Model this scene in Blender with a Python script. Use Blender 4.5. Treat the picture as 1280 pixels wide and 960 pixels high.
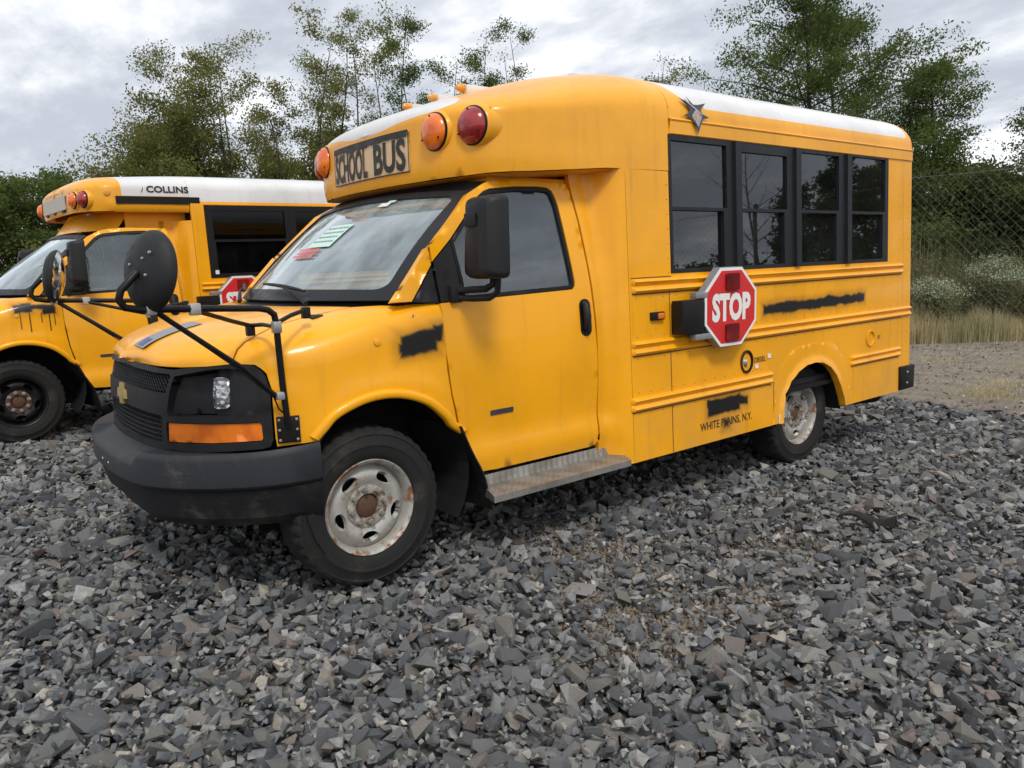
import bpy, bmesh, math, random
import numpy as np
from mathutils import Vector, Matrix, Euler, noise as mnoise
from mathutils.geometry import delaunay_2d_cdt

scene = bpy.context.scene
for o in list(bpy.data.objects): bpy.data.objects.remove(o)
COL = scene.collection

# ------------------------------------------------------------------ camera
CAM = Vector((-1.6441, -4.0494, 1.4100)); YAW, PITCH, ROLL, FPX = 0.673617, 0.137812, -0.014144, 968.80
cd = bpy.data.cameras.new('camera'); cam = bpy.data.objects.new('camera', cd); COL.objects.link(cam)
fw = Vector((math.sin(YAW)*math.cos(PITCH), math.cos(YAW)*math.cos(PITCH), -math.sin(PITCH)))
rt = Vector((math.cos(YAW), -math.sin(YAW), 0)); up = rt.cross(fw)
r2 = rt*math.cos(ROLL) + up*math.sin(ROLL); u2 = -rt*math.sin(ROLL) + up*math.cos(ROLL)
M = Matrix((r2, u2, -fw)).transposed().to_4x4(); M.translation = CAM
cam.matrix_world = M
cd.sensor_fit = 'HORIZONTAL'; cd.sensor_width = 36; cd.lens = 36*FPX/1280
cd.clip_start = .05; cd.clip_end = 2000
scene.camera = cam
scene.view_settings.view_transform = 'Standard'; scene.view_settings.look = 'None'
scene.view_settings.exposure = 0.42; scene.view_settings.gamma = 1.0
scene.view_settings.use_curve_mapping = False
scene.cycles.max_bounces = 8; scene.cycles.transparent_max_bounces = 24; scene.cycles.transmission_bounces = 6
scene.cycles.use_denoising = True

# ------------------------------------------------------------------ node helpers
class NT:
    def __init__(s, tree): s.t = tree; s.n = tree.nodes; s.l = tree.links
    def new(s, typ, **kw):
        n = s.n.new(typ)
        for k, v in kw.items(): setattr(n, k, v)
        return n
    def put(s, sock, v):
        if isinstance(v, bpy.types.NodeSocket): s.l.new(v, sock)
        elif isinstance(v, (tuple, list)) and len(v) == 3 and sock.type == 'RGBA': sock.default_value = (*v, 1)
        else: sock.default_value = v
    def math(s, op, a, b=0.0, c=None, clamp=False):
        n = s.new('ShaderNodeMath', operation=op, use_clamp=clamp)
        s.put(n.inputs[0], a); s.put(n.inputs[1], b)
        if c is not None: s.put(n.inputs[2], c)
        return n.outputs[0]
    def vmath(s, op, a, b=(0, 0, 0)):
        n = s.new('ShaderNodeVectorMath', operation=op); s.put(n.inputs[0], a)
        if op == 'SCALE': s.put(n.inputs['Scale'], b)
        else: s.put(n.inputs[1], b)
        return n.outputs[0]
    def mix(s, f, a, b, blend='MIX'):
        n = s.new('ShaderNodeMix', data_type='RGBA', blend_type=blend)
        s.put(n.inputs[0], f); s.put(n.inputs[6], a); s.put(n.inputs[7], b); return n.outputs[2]
    def noise(s, vec, scale, detail=4, rough=.55, dist=0.0):
        n = s.new('ShaderNodeTexNoise'); s.put(n.inputs['Vector'], vec)
        n.inputs['Scale'].default_value = scale; n.inputs['Detail'].default_value = detail
        n.inputs['Roughness'].default_value = rough; n.inputs['Distortion'].default_value = dist
        return n.outputs[0]
    def ramp(s, f, stops, interp='LINEAR'):
        n = s.new('ShaderNodeValToRGB'); s.put(n.inputs[0], f); r = n.color_ramp; r.interpolation = interp
        while len(r.elements) < len(stops): r.elements.new(.5)
        for e, (p, c) in zip(r.elements, stops):
            e.position = p; e.color = (*c, 1) if len(c) == 3 else c
        return n.outputs[0]
    def maprange(s, v, a, b, c=0.0, d=1.0, smooth=True):
        n = s.new('ShaderNodeMapRange', interpolation_type='SMOOTHSTEP' if smooth else 'LINEAR')
        s.put(n.inputs[0], v); n.inputs[1].default_value = a; n.inputs[2].default_value = b
        n.inputs[3].default_value = c; n.inputs[4].default_value = d; return n.outputs[0]
    def obj(s): return s.new('ShaderNodeTexCoord').outputs['Object']
    def sep(s, v):
        n = s.new('ShaderNodeSeparateXYZ'); s.put(n.inputs[0], v); return n.outputs
    def comb(s, x, y, z):
        n = s.new('ShaderNodeCombineXYZ')
        for i, v in enumerate((x, y, z)): s.put(n.inputs[i], v)
        return n.outputs[0]
    def bump(s, h, strength=.3, dist=.01):
        n = s.new('ShaderNodeBump'); n.inputs['Strength'].default_value = strength
        n.inputs['Distance'].default_value = dist; s.put(n.inputs['Height'], h); return n.outputs[0]

# ------------------------------------------------------------------ world, sun
SUN_EL, SUN_AZ = math.radians(52), math.radians(205)      # azimuth measured from +y towards +x
world = bpy.data.worlds.new('World'); scene.world = world; world.use_nodes = True
w = NT(world.node_tree); w.n.clear()
sky = w.new('ShaderNodeTexSky', sky_type='NISHITA'); sky.sun_disc = False
sky.sun_elevation = SUN_EL; sky.sun_rotation = SUN_AZ; sky.air_density = 1.0; sky.dust_density = 1.5; sky.ozone_density = 1.2
gen = w.new('ShaderNodeTexCoord').outputs['Generated']
sx, sy, sz = w.sep(gen)
zz = w.math('ADD', w.math('MAXIMUM', sz, 0.0), .22)
cp = w.comb(w.math('DIVIDE', sx, zz), w.math('DIVIDE', sy, zz), 0.0)
rotn = w.new('ShaderNodeMapping'); rotn.inputs['Rotation'].default_value = (0, 0, .75); rotn.inputs['Scale'].default_value = (1.0, .62, 1)
w.put(rotn.inputs['Vector'], cp); cpr = rotn.outputs[0]
n1 = w.noise(cpr, 1.5, 8, .58, .15)
n2 = w.noise(cpr, 4.5, 7, .62, .2)
n3 = w.noise(cp, .55, 3, .5)
dens = w.math('ADD', w.math('MULTIPLY', n1, .62), w.math('ADD', w.math('MULTIPLY', n2, .22), w.math('MULTIPLY', n3, .28)))
sund = Vector((math.sin(SUN_AZ)*math.cos(SUN_EL), math.cos(SUN_AZ)*math.cos(SUN_EL), math.sin(SUN_EL)))
dt = w.new('ShaderNodeVectorMath', operation='DOT_PRODUCT'); w.put(dt.inputs[0], gen); dt.inputs[1].default_value = sund
near = w.maprange(dt.outputs['Value'], -.2, 1.0)
thick = w.maprange(dens, .42, .62)            # 0 thin bright cloud .. 1 thick grey cloud
bright = w.mix(near, (1.00, 1.015, 1.04), (1.10, 1.09, 1.07))
dark = w.mix(near, (.44, .475, .54), (.58, .61, .66))
cloud = w.mix(thick, bright, dark)
skyc = w.mix(1.0, sky.outputs[0], (.085, .085, .085), 'MULTIPLY')
cover = w.maprange(dens, .36, .46, .55, 1.0)
final = w.mix(cover, skyc, cloud)
bg = w.new('ShaderNodeBackground'); w.put(bg.inputs[0], final); bg.inputs[1].default_value = 1.0
wo = w.new('ShaderNodeOutputWorld'); w.l.new(bg.outputs[0], wo.inputs[0])
sl = bpy.data.lights.new('sun', 'SUN'); sl.energy = 1.5; sl.angle = math.radians(13); sl.color = (1.0, .96, .90)
so = bpy.data.objects.new('sun', sl); COL.objects.link(so)
so.rotation_euler = (-sund).to_track_quat('-Z', 'Y').to_euler()

# ------------------------------------------------------------------ object helpers
def link(name, mesh, parent=None, mats=(), smooth=None, **tags):
    if mats and len(mesh.materials) == 0:
        for m in (mats if isinstance(mats, (list, tuple)) else [mats]): mesh.materials.append(m)
    o = bpy.data.objects.new(name, mesh); COL.objects.link(o)
    if parent is not None: o.parent = parent
    if smooth is not None and mesh is not None:
        mesh.polygons.foreach_set('use_smooth', [smooth]*len(mesh.polygons))
    for k, v in tags.items(): o[k] = v
    return o
def empty(name, loc=(0, 0, 0), rot=(0, 0, 0), **tags):
    o = bpy.data.objects.new(name, None); COL.objects.link(o); o.location = loc; o.rotation_euler = rot
    o.empty_display_size = .2
    for k, v in tags.items(): o[k] = v
    return o
class MB:
    """collects simple shapes into one mesh"""
    def __init__(s): s.v = []; s.f = []; s.m = []
    def add(s, vs, fs, mi=0):
        b = len(s.v); s.v += [tuple(v) for v in vs]; s.f += [tuple(b+i for i in f) for f in fs]; s.m += [mi]*len(fs); return s
    def box(s, c, d, bevel=0.0, R=None, mi=0):
        bm = bmesh.new(); bmesh.ops.create_cube(bm, size=1)
        bmesh.ops.scale(bm, vec=d, verts=bm.verts)
        if bevel: bmesh.ops.bevel(bm, geom=bm.edges[:], offset=bevel, segments=2, affect='EDGES', profile=.6)
        if R is not None: bmesh.ops.transform(bm, matrix=R.to_4x4() if hasattr(R, 'to_4x4') else R, verts=bm.verts)
        bm.verts.index_update()
        s.add([v.co + Vector(c) for v in bm.verts], [[v.index for v in f.verts] for f in bm.faces], mi); bm.free(); return s
    def tube(s, pts, r, seg=8, mi=0, cap=True):
        pts = [Vector(p) for p in pts]; n = len(pts); rs = r if isinstance(r, (list, tuple)) else [r]*n
        vs, fs = [], []; prev = None
        for i, p in enumerate(pts):
            t = (pts[min(i+1, n-1)] - pts[max(i-1, 0)]).normalized()
            a = prev - t*prev.dot(t) if prev is not None else (Vector((0, 0, 1)) if abs(t.z) < .9 else Vector((1, 0, 0))).cross(t)
            if a.length < 1e-6: a = t.orthogonal()
            a.normalize(); prev = a; b = t.cross(a)
            for k in range(seg):
                th = 2*math.pi*k/seg; vs.append(p + (a*math.cos(th) + b*math.sin(th))*rs[i])
        for i in range(n-1):
            for k in range(seg):
                fs.append((i*seg+k, i*seg+(k+1) % seg, (i+1)*seg+(k+1) % seg, (i+1)*seg+k))
        if cap: fs += [tuple(range(seg))[::-1], tuple((n-1)*seg+k for k in range(seg))]
        return s.add(vs, fs, mi)
    def lathe(s, prof, axis='y', seg=32, c=(0, 0, 0), mi=0, close=False):
        """prof: (radius, height along axis)"""
        vs, fs = [], []; n = len(prof)
        for k in range(seg):
            th = 2*math.pi*k/seg; ca, sa = math.cos(th), math.sin(th)
            for r, h in prof:
                vs.append(Vector((r*ca, h, r*sa) if axis == 'y' else (h, r*ca, r*sa) if axis == 'x' else (r*ca, r*sa, h)) + Vector(c))
        for k in range(seg):
            for i in range(n-1):
                fs.append((k*n+i, ((k+1) % seg)*n+i, ((k+1) % seg)*n+i+1, k*n+i+1))
        return s.add(vs, fs, mi)
    def grid(s, fn, nu, nv, mi=0):
        vs = [fn(i/nu, j/nv) for i in range(nu+1) for j in range(nv+1)]
        fs = [(i*(nv+1)+j, (i+1)*(nv+1)+j, (i+1)*(nv+1)+j+1, i*(nv+1)+j+1) for i in range(nu) for j in range(nv)]
        return s.add(vs, fs, mi)
    def prism(s, poly, fn, d0, d1, mi=0):
        """poly in 2-D, fn(a,b,d)->xyz"""
        n = len(poly); vs = [fn(a, b, d0) for a, b in poly] + [fn(a, b, d1) for a, b in poly]
        fs = [tuple(range(n)), tuple(range(2*n-1, n-1, -1))] + [(i, (i+1) % n, n+(i+1) % n, n+i) for i in range(n)]
        return s.add(vs, fs, mi)
    def build(s, name, mats, parent=None, smooth=None, fix=True, **tags):
        me = bpy.data.meshes.new(name); me.from_pydata(s.v, [], s.f)
        me.polygons.foreach_set('material_index', s.m)
        if fix:
            bm = bmesh.new(); bm.from_mesh(me); bmesh.ops.recalc_face_normals(bm, faces=bm.faces); bm.to_mesh(me); bm.free()
        o = link(name, me, parent, mats, **tags)
        if smooth is not None: autosmooth(me, smooth)
        return o
def autosmooth(me, ang):
    """smooth shading with sharp edges over ang degrees"""
    me.polygons.foreach_set('use_smooth', [True]*len(me.polygons))
    bm = bmesh.new(); bm.from_mesh(me); c = math.radians(ang)
    for e in bm.edges:
        e.smooth = not (len(e.link_faces) == 2 and e.calc_face_angle(0) > c)
    bm.to_mesh(me); bm.free()
def inpoly(p, poly):
    x, y = p; r = False; j = len(poly)-1
    for i in range(len(poly)):
        xi, yi = poly[i]; xj, yj = poly[j]
        if (yi > y) != (yj > y) and x < (xj-xi)*(y-yi)/(yj-yi)+xi: r = not r
        j = i
    return r
def subdiv(poly, res, closed=True):
    out = []
    n = len(poly)
    for i in range(n if closed else n-1):
        a, b = poly[i], poly[(i+1) % n]; k = max(1, int(math.ceil(math.dist(a, b)/res)))
        out += [(a[0]+(b[0]-a[0])*t/k, a[1]+(b[1]-a[1])*t/k) for t in range(k)]
    return out
def smoothpoly(pts, closed=False, k=6):
    """Catmull-Rom through 2-D points"""
    P = [Vector(p) for p in pts]; n = len(P); out = []
    for i in range(n if closed else n-1):
        a = P[(i-1) % n] if closed or i > 0 else P[0]*2-P[1]; b = P[i]; c = P[(i+1) % n]
        d = P[(i+2) % n] if closed or i+2 < n else P[-1]*2-P[-2]
        for t in range(k):
            t /= k; out.append(tuple(.5*((2*b)+(c-a)*t+(2*a-5*b+4*c-d)*t*t+(3*b-a-3*c+d)*t**3)))
    if not closed: out.append(tuple(P[-1]))
    return out
def inset(poly, d):
    """offset a polygon inwards by d"""
    A = sum(poly[i][0]*poly[(i+1) % len(poly)][1]-poly[(i+1) % len(poly)][0]*poly[i][1] for i in range(len(poly)))
    sg = 1 if A > 0 else -1; out = []; n = len(poly)
    for i in range(n):
        a, b, c = Vector(poly[i-1]), Vector(poly[i]), Vector(poly[(i+1) % n])
        e1, e2 = (b-a).normalized(), (c-b).normalized()
        n1, n2 = Vector((-e1.y, e1.x))*sg, Vector((-e2.y, e2.x))*sg
        m = n1+n2
        if m.length < 1e-6: m = n1
        m.normalize(); out.append(tuple(b + m*(d/max(.45, m.dot(n1)))))
    return out
def ellipse(cx, cy, a, b, n=24, rot=0):
    return [(cx + a*math.cos(t)*math.cos(rot) - b*math.sin(t)*math.sin(rot), cy + a*math.cos(t)*math.sin(rot) + b*math.sin(t)*math.cos(rot)) for t in [2*math.pi*i/n for i in range(n)]]
def rrect(x0, z0, x1, z1, r, k=4):
    out = []
    for cx, cz, a0 in ((x1-r, z1-r, 0), (x0+r, z1-r, 90), (x0+r, z0+r, 180), (x1-r, z0+r, 270)):
        for i in range(k+1):
            a = math.radians(a0 + 90*i/k); out.append((cx+r*math.cos(a), cz+r*math.sin(a)))
    return out
def panel(name, S, outline, mats, parent=None, holes=(), res=.05, depth=.014, off=0.0, inside=(None, 0, 1.0), zones=(), mirror=False, smooth=True, shrink=0.0, **tags):
    """a sheet cut to a 2-D outline, laid on the surface S(a,b) with turned-in edges"""
    if shrink: outline = inset(outline, shrink); holes = [inset(h, -shrink) for h in holes]
    loops = [subdiv(outline, res)] + [subdiv(h, res) for h in holes] + [subdiv(z, res) for z, _ in zones]
    pts, edges = [], []
    for L in loops:
        b = len(pts); pts += L; edges += [(b+i, b+(i+1) % len(L)) for i in range(len(L))]
    nb = len(pts); bp = np.array(pts)
    xs = [p[0] for p in outline]; ys = [p[1] for p in outline]
    hx, hy = [[inpoly, h] for h in holes], None
    for ix in range(int((max(xs)-min(xs))/res)+1):
        for iy in range(int((max(ys)-min(ys))/res)+1):
            p = (min(xs)+(ix+.5+.13*((iy % 2)-.5))*res, min(ys)+(iy+.5)*res)
            if np.min((bp[:, 0]-p[0])**2 + (bp[:, 1]-p[1])**2) < (.45*res)**2: continue
            if inpoly(p, outline) and not any(inpoly(p, h) for h in holes): pts.append(p)
    V, _, F, *_ = delaunay_2d_cdt([Vector(p) for p in pts], edges, [], 0, 1e-6)
    tri, mi = [], []
    for f in F:
        c = (sum(V[i].x for i in f)/len(f), sum(V[i].y for i in f)/len(f))
        if inpoly(c, outline) and not any(inpoly(c, h) for h in holes):
            tri.append(tuple(f)); k = 0
            for z, zi in zones:
                if inpoly(c, z): k = zi
            mi.append(k)
    sides = (-1, 1) if mirror else (None,)
    vs, fs, ms = [], [], []
    cnt = {}
    for f in tri:
        for i in range(len(f)):
            e = tuple(sorted((f[i], f[(i+1) % len(f)]))); cnt[e] = cnt.get(e, 0)+1
    bnd = [e for e, c in cnt.items() if c == 1]
    for sd in sides:
        Sf = S if sd is None else (lambda a, b, sd=sd: S(a, b, sd))
        h = 2e-3; P, Nn = [], []
        for v in V:
            p = Vector(Sf(v.x, v.y)); ea = Vector(Sf(v.x+h, v.y))-Vector(Sf(v.x-h, v.y)); eb = Vector(Sf(v.x, v.y+h))-Vector(Sf(v.x, v.y-h))
            n = ea.cross(eb)
            if n.length < 1e-12: n = Vector((-1, 0, 0))
            n.normalize(); c = Vector((p.x if inside[0] is None else inside[0], inside[1], inside[2]))
            if n.dot(p-c) < 0: n = -n
            P.append(p + n*off); Nn.append(n)
        b = len(vs); vs += P
        for f, k in zip(tri, mi):
            q = f
            if (P[f[1]]-P[f[0]]).cross(P[f[2]]-P[f[0]]).dot(Nn[f[0]]) < 0: q = f[::-1]
            fs.append(tuple(b+i for i in q)); ms.append(k)
        if depth:
            ring = {}
            for e in bnd:
                for i in e:
                    if i not in ring: ring[i] = (len(vs), len(vs)+1); vs += [P[i].copy(), P[i]-Nn[i]*depth]
            for a, c in bnd:
                if mirror and abs(P[a].y) < 1e-4 and abs(P[c].y) < 1e-4: continue
                k = 0
                fs.append((ring[a][0], ring[c][0], ring[c][1], ring[a][1])); ms.append(k)
    me = bpy.data.meshes.new(name); me.from_pydata([tuple(v) for v in vs], [], fs)
    me.polygons.foreach_set('material_index', ms)
    me.polygons.foreach_set('use_smooth', [smooth]*len(fs))
    if mirror:
        bm = bmesh.new(); bm.from_mesh(me)
        bmesh.ops.remove_doubles(bm, verts=[v for v in bm.verts if abs(v.co.y) < 2e-3], dist=1e-4); bm.to_mesh(me); bm.free()
    return link(name, me, parent, mats, **tags)
def text_poly(txt, bold=0.0, res=3):
    cu = bpy.data.curves.new('lettering', 'FONT'); cu.body = txt; cu.offset = bold; cu.resolution_u = res; cu.fill_mode = 'FRONT'
    o = bpy.data.objects.new('lettering', cu); COL.objects.link(o)
    dg = bpy.context.evaluated_depsgraph_get(); dg.update(); me = bpy.data.meshes.new_from_object(o.evaluated_get(dg))
    V = np.array([v.co[:2] for v in me.vertices]); F = [tuple(p.vertices) for p in me.polygons]
    bpy.data.objects.remove(o); bpy.data.curves.remove(cu); bpy.data.meshes.remove(me)
    V -= V.min(0); V /= V.max(0); return V, F
def lettering(name, txt, fn, mat, parent, bold=0.0, **tags):
    """text mapped on the unit square -> fn(a,b)"""
    V, F = text_poly(txt, bold); mb = MB(); mb.add([fn(a, b) for a, b in V], F)
    return mb.build(name, [mat], parent, fix=False, **tags)
# ---- analytic bus surfaces (local frame: x front->rear, y driver side negative, z up; front axle at x=0) ----
def pchip(xs, ys):
    xs = np.asarray(xs, float); ys = np.asarray(ys, float)
    h = np.diff(xs); d = np.diff(ys) / h
    m = np.zeros(len(xs)); m[0] = d[0]; m[-1] = d[-1]
    for i in range(1, len(xs) - 1):
        if d[i-1] * d[i] > 0:
            w1 = 2*h[i] + h[i-1]; w2 = h[i] + 2*h[i-1]
            m[i] = (w1 + w2) / (w1 / d[i-1] + w2 / d[i])
    def f(x):
        x = np.clip(x, xs[0], xs[-1])
        i = np.clip(np.searchsorted(xs, x, side='right') - 1, 0, len(h) - 1)
        t = (x - xs[i]) / h[i]
        return ((1+2*t)*(1-t)**2)*ys[i] + t*(1-t)**2*h[i]*m[i] + t*t*(3-2*t)*ys[i+1] + t*t*(t-1)*h[i]*m[i+1]
    return f
class Plan:
    """half plan curve from the centre line round the corner and along the side"""
    def __init__(s, pts):
        P = np.array(pts, float); Q = []
        P4 = np.vstack([[P[1][0], -P[1][1]], P, 2*P[-1] - P[-2]])
        for i in range(1, len(P4) - 2):
            for t in np.linspace(0, 1, 24, endpoint=False):
                a, b, c, d = P4[i-1], P4[i], P4[i+1], P4[i+2]
                Q.append(.5*((2*b) + (c-a)*t + (2*a-5*b+4*c-d)*t*t + (3*b-a-3*c+d)*t**3))
        Q.append(P[-1]); Q = np.array(Q)
        L = np.concatenate([[0], np.cumsum(np.linalg.norm(np.diff(Q, axis=0), axis=1))])
        s.U = L; s.Q = Q; T = np.gradient(Q, L, axis=0); T /= np.linalg.norm(T, axis=1)[:, None]
        s.N = np.stack([-T[:, 1], T[:, 0]], 1)      # outward
    def at(s, u): return np.interp(u, s.U, s.Q[:, 0]), np.interp(u, s.U, s.Q[:, 1])
    def nrm(s, u): return np.interp(u, s.U, s.N[:, 0]), np.interp(u, s.U, s.N[:, 1])
    def u_of_x(s, x): 
        k = np.argmin(s.Q[:, 0]); return np.interp(x, s.Q[k:, 0], s.U[k:])
def sstep(a, b, x):
    t = np.clip((x - a) / (b - a), 0, 1); return t*t*(3-2*t)
HALF = math.pi / 2
class Nose:
    """plan curve wall up to zs, then a superellipse dome to the centre line; w = z on the wall, w in (zs, zs+1) on the dome"""
    def __init__(s, plan, zs, H0, n, off): s.p, s.zs, s.H0, s.n, s.off = plan, zs, H0, n, off
    def __call__(s, u, w, side=-1):
        px, py = s.p.at(u); nx, ny = s.p.nrm(u); z0 = s.zs(u)
        o = s.off(u, np.minimum(w, z0)); X = px + nx*o; Y = py + ny*o
        if w <= z0: return (X, side*Y, w)
        f = min((w - z0), 1.0) * HALF; n = s.n(u); H = s.H0(px)
        c = max(math.cos(f), 0)**(2/n); q = math.sin(f)**(2/n)
        return (px + nx*o*c, side*(Y*c), z0 + (H - z0)*q)
CABP = Plan([(-.778, 0), (-.770, .25), (-.732, .48), (-.62, .68), (-.48, .835), (-.37, .912), (-.2, .965), (0, .988), (.3, 1.0), (.9, 1.0), (1.6, 1.0)])
_so = pchip([.25, .40, .50, .55, .60, .8, .95, 1.1, 1.3, 1.6, 1.9], [-.05, -.018, .000, -.004, -.014, -.002, .002, -.003, -.020, -.072, -.140])
_fo = pchip([.5, .62, .75, .9, 1.0, 1.08], [-.03, -.005, .0, -.003, -.014, -.032])
ARC = (.115, .50, .40)       # front wheel arch centre x, z, radius
def cab_off(u, w):
    k = sstep(CABP.u_of_x(-.5), CABP.u_of_x(-.1), u)
    o = _fo(w)*(1-k) + _so(w)*k
    x = np.interp(u, CABP.U, CABP.Q[:, 0])
    d = math.hypot(x - ARC[0], w - ARC[1]); 
    e = d - ARC[2] - .030
    g = math.exp(-(e/.014)**2) if e > 0 else 1
    g2 = math.exp(-(max(0, e)/.07)**2)
    return o + .010*g2*(1 if w > .3 else 0)
_u = CABP.u_of_x
cab_zs = pchip([0, _u(-.6), _u(-.3), _u(.4), _u(1.6)], [1.080, 1.065, 1.02, 1.0, 1.0])
cab_H0 = pchip([-.778, -.768, -.735, -.66, -.52, -.3, 0, .3, .5], [1.084, 1.105, 1.138, 1.182, 1.228, 1.268, 1.305, 1.33, 1.34])
cab_n = pchip([0, _u(-.6), _u(-.2), _u(.1), _u(.4)], [2.4, 2.6, 3.6, 6, 9])
cab = Nose(CABP, cab_zs, cab_H0, cab_n, cab_off)
def door_s(x, z, side=-1):
    u = CABP.u_of_x(x); X, Y = CABP.at(u); return (x, side*(Y + cab_off(u, z)), z)
def body_y(z): return 1.075 - .030*(z - .6)
def body_s(x, z, side=-1): return (x, side*body_y(z), z)
ROOFP = Plan([(.605, 0), (.612, .25), (.634, .46), (.668, .65), (.735, .83), (.835, .94), (1.03, .99), (1.4, 1.012), (1.9, 1.02), (3.0, 1.02), (5.0, 1.02)])
_ur = ROOFP.u_of_x
roof_zs = pchip([0, _ur(.75), _ur(1.2), _ur(1.9), _ur(5.0)], [2.20, 2.20, 2.22, 2.26, 2.26])
roof_H0 = pchip([.605, .62, .66, .83, 1.1, 1.5, 1.9, 2.4, 5.0], [2.215, 2.255, 2.295, 2.365, 2.450, 2.560, 2.612, 2.612, 2.612])
roof_n = pchip([0, _ur(.75), _ur(1.9), _ur(5.0)], [2.6, 2.5, 2.6, 2.6])
def roof_off(u, w):
    x = np.interp(u, ROOFP.U, ROOFP.Q[:, 0])
    k = sstep(1.0, 1.9, x)
    o1 = np.interp(w, [1.88, 1.93, 2.0, 2.2, 2.3], [-.03, -.008, .0, -.005, -.02])
    return o1*(1-k) + k*(body_y(w) - 1.02)
roof = Nose(ROOFP, roof_zs, roof_H0, roof_n, roof_off)
def shield(s, t):
    """windshield, s -1 (driver) .. 1, t 0 bottom .. 1 top"""
    xb, yb, zb = -.06 + .27*abs(s)**2.2, .950*s, 1.315 - .008*s*s
    xt, yt, zt = .655 + .075*abs(s)**2.2, .862*s, 1.880 - .035*s*s
    b = .03*math.sin(math.pi*t)
    return (xb + (xt-xb)*t - b*.6, yb + (yt-yb)*t, zb + (zt-zb)*t + b*.6)
# ------------------------------------------------------------------ materials
MAT = {}
def material(name):
    m = bpy.data.materials.new(name); m.use_nodes = True; t = NT(m.node_tree); t.n.clear()
    out = t.new('ShaderNodeOutputMaterial'); MAT[name] = m; return m, t, out
def principled(t, out, **kw):
    b = t.new('ShaderNodeBsdfPrincipled')
    for k, v in kw.items(): t.put(b.inputs[k.replace('_', ' ')], v)
    t.l.new(b.outputs[0], out.inputs[0]); return b
def simple(name, col, rough=.5, metal=0.0, var=.25, scale=14, bump=0.0, coat=0.0, spec=.5):
    m, t, out = material(name); p = t.obj(); n = t.noise(p, scale, 5, .6)
    c = t.mix(t.math('MULTIPLY', n, 1.0), [x*(1-var) for x in col], [min(1, x*(1+var)) for x in col])
    b = principled(t, out, Base_Color=c, Roughness=t.maprange(n, .3, .7, max(.05, rough-.08), min(1, rough+.1)), Metallic=metal)
    b.inputs['Specular IOR Level'].default_value = spec
    if coat: b.inputs['Coat Weight'].default_value = coat
    if bump: t.put(b.inputs['Normal'], t.bump(t.noise(p, scale*6, 3, .6), bump, .004))
    return m
YEL = (.88, .38, .002)
def boxmask(t, x, z, spec, nz, soft=.012):
    """soft-edged sprayed rectangle: spec = (cx, cz, hx, hz, slope)"""
    cx, cz, hx, hz, sl = spec[:5]
    dx = t.math('SUBTRACT', t.math('ABSOLUTE', t.math('SUBTRACT', x, cx)), hx)
    zc = t.math('ADD', t.math('MULTIPLY', t.math('SUBTRACT', x, cx), sl), cz)
    dz = t.math('SUBTRACT', t.math('ABSOLUTE', t.math('SUBTRACT', z, zc)), hz)
    d = t.math('ADD', t.math('MAXIMUM', dx, dz), nz)
    return t.maprange(d, -soft, soft, 1.0, 0.0)
def paint(name, col=YEL, sprays=(), grime=.32, rough=.30, streak=True, drips=()):
    m, t, out = material(name); p = t.obj(); x, y, z = t.sep(p)
    big = t.noise(p, 1.7, 4, .55); fine = t.noise(p, 26, 5, .65)
    sc = t.comb(t.math('MULTIPLY', x, 16), t.math('MULTIPLY', y, 16), t.math('MULTIPLY', z, 1.1))
    st = t.noise(sc, 1.0, 5, .6)
    c = t.mix(t.maprange(big, .35, .65), [v*.93 for v in col], [min(1, v*1.06) for v in col])
    c = t.mix(t.math('MULTIPLY', t.maprange(fine, .35, .7), .10), c, (.62, .36, .10))
    if streak:
        c = t.mix(t.math('MULTIPLY', t.maprange(st, .54, .76), .42*grime), c, (.26, .13, .03))
        c = t.mix(t.math('MULTIPLY', t.maprange(t.noise(p, 5.5, 7, .72), .60, .80), .35*grime), c, (.30, .17, .06))
        # road dust, thickest along the sills
        dn = t.math('MULTIPLY', t.maprange(z, .78, .28), t.maprange(t.noise(p, 3.2, 5, .6), .32, .66))
        c = t.mix(t.math('MULTIPLY', dn, .55*grime), c, (.42, .27, .12))
    specks = t.maprange(t.noise(p, 70, 2, .5), .76, .80)
    c = t.mix(t.math('MULTIPLY', specks, .5*grime), c, (.10, .06, .03))
    rg = t.maprange(fine, .2, .8, rough-.06, rough+.14)
    msk = None
    if sprays:
        nz = t.math('ADD', t.math('MULTIPLY', t.math('SUBTRACT', t.noise(p, 20, 3, .5), .5), .022), t.math('MULTIPLY', t.math('SUBTRACT', t.noise(p, 8, 2, .5), .5), .05))
        for s in sprays:
            k = boxmask(t, x, z, s, nz, s[5] if len(s) > 5 else .016)
            k = t.math('MAXIMUM', k, t.math('MULTIPLY', boxmask(t, x, z, (*s[:2], s[2]+.012, s[3]+.012, s[4]), nz, .045), .55))
            msk = k if msk is None else t.math('MAXIMUM', msk, k)
        for (dx, z0, z1, wd) in drips:
            k = boxmask(t, x, z, (dx, (z0+z1)/2, wd, (z0-z1)/2, 0), 0.0, .004)
            msk = t.math('MAXIMUM', msk, k)
        c = t.mix(msk, c, (.006, .006, .007)); rg = t.mix(msk, rg, (.42, .42, .42))
    b = principled(t, out, Base_Color=c, Roughness=rg)
    b.inputs['Specular IOR Level'].default_value = .33
    b.inputs['Coat Weight'].default_value = .28; b.inputs['Coat Roughness'].default_value = .06
    t.put(b.inputs['Normal'], t.bump(t.noise(p, 4.5, 2, .5), .05, .02))
    return m
paint('bus_yellow'); paint('cap_yellow', (.84, .37, .012), grime=.35, rough=.36)
paint('white_roof', (.66, .67, .68), grime=.18, rough=.42)
paint('side_yellow', sprays=[(3.58, 1.105, .68, .040, .010), (2.47, .515, .17, .055, .0), (2.67, .52, .055, .03, -.1), (2.49, .40, .030, .035, 0, .03)], grime=.6)
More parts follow.
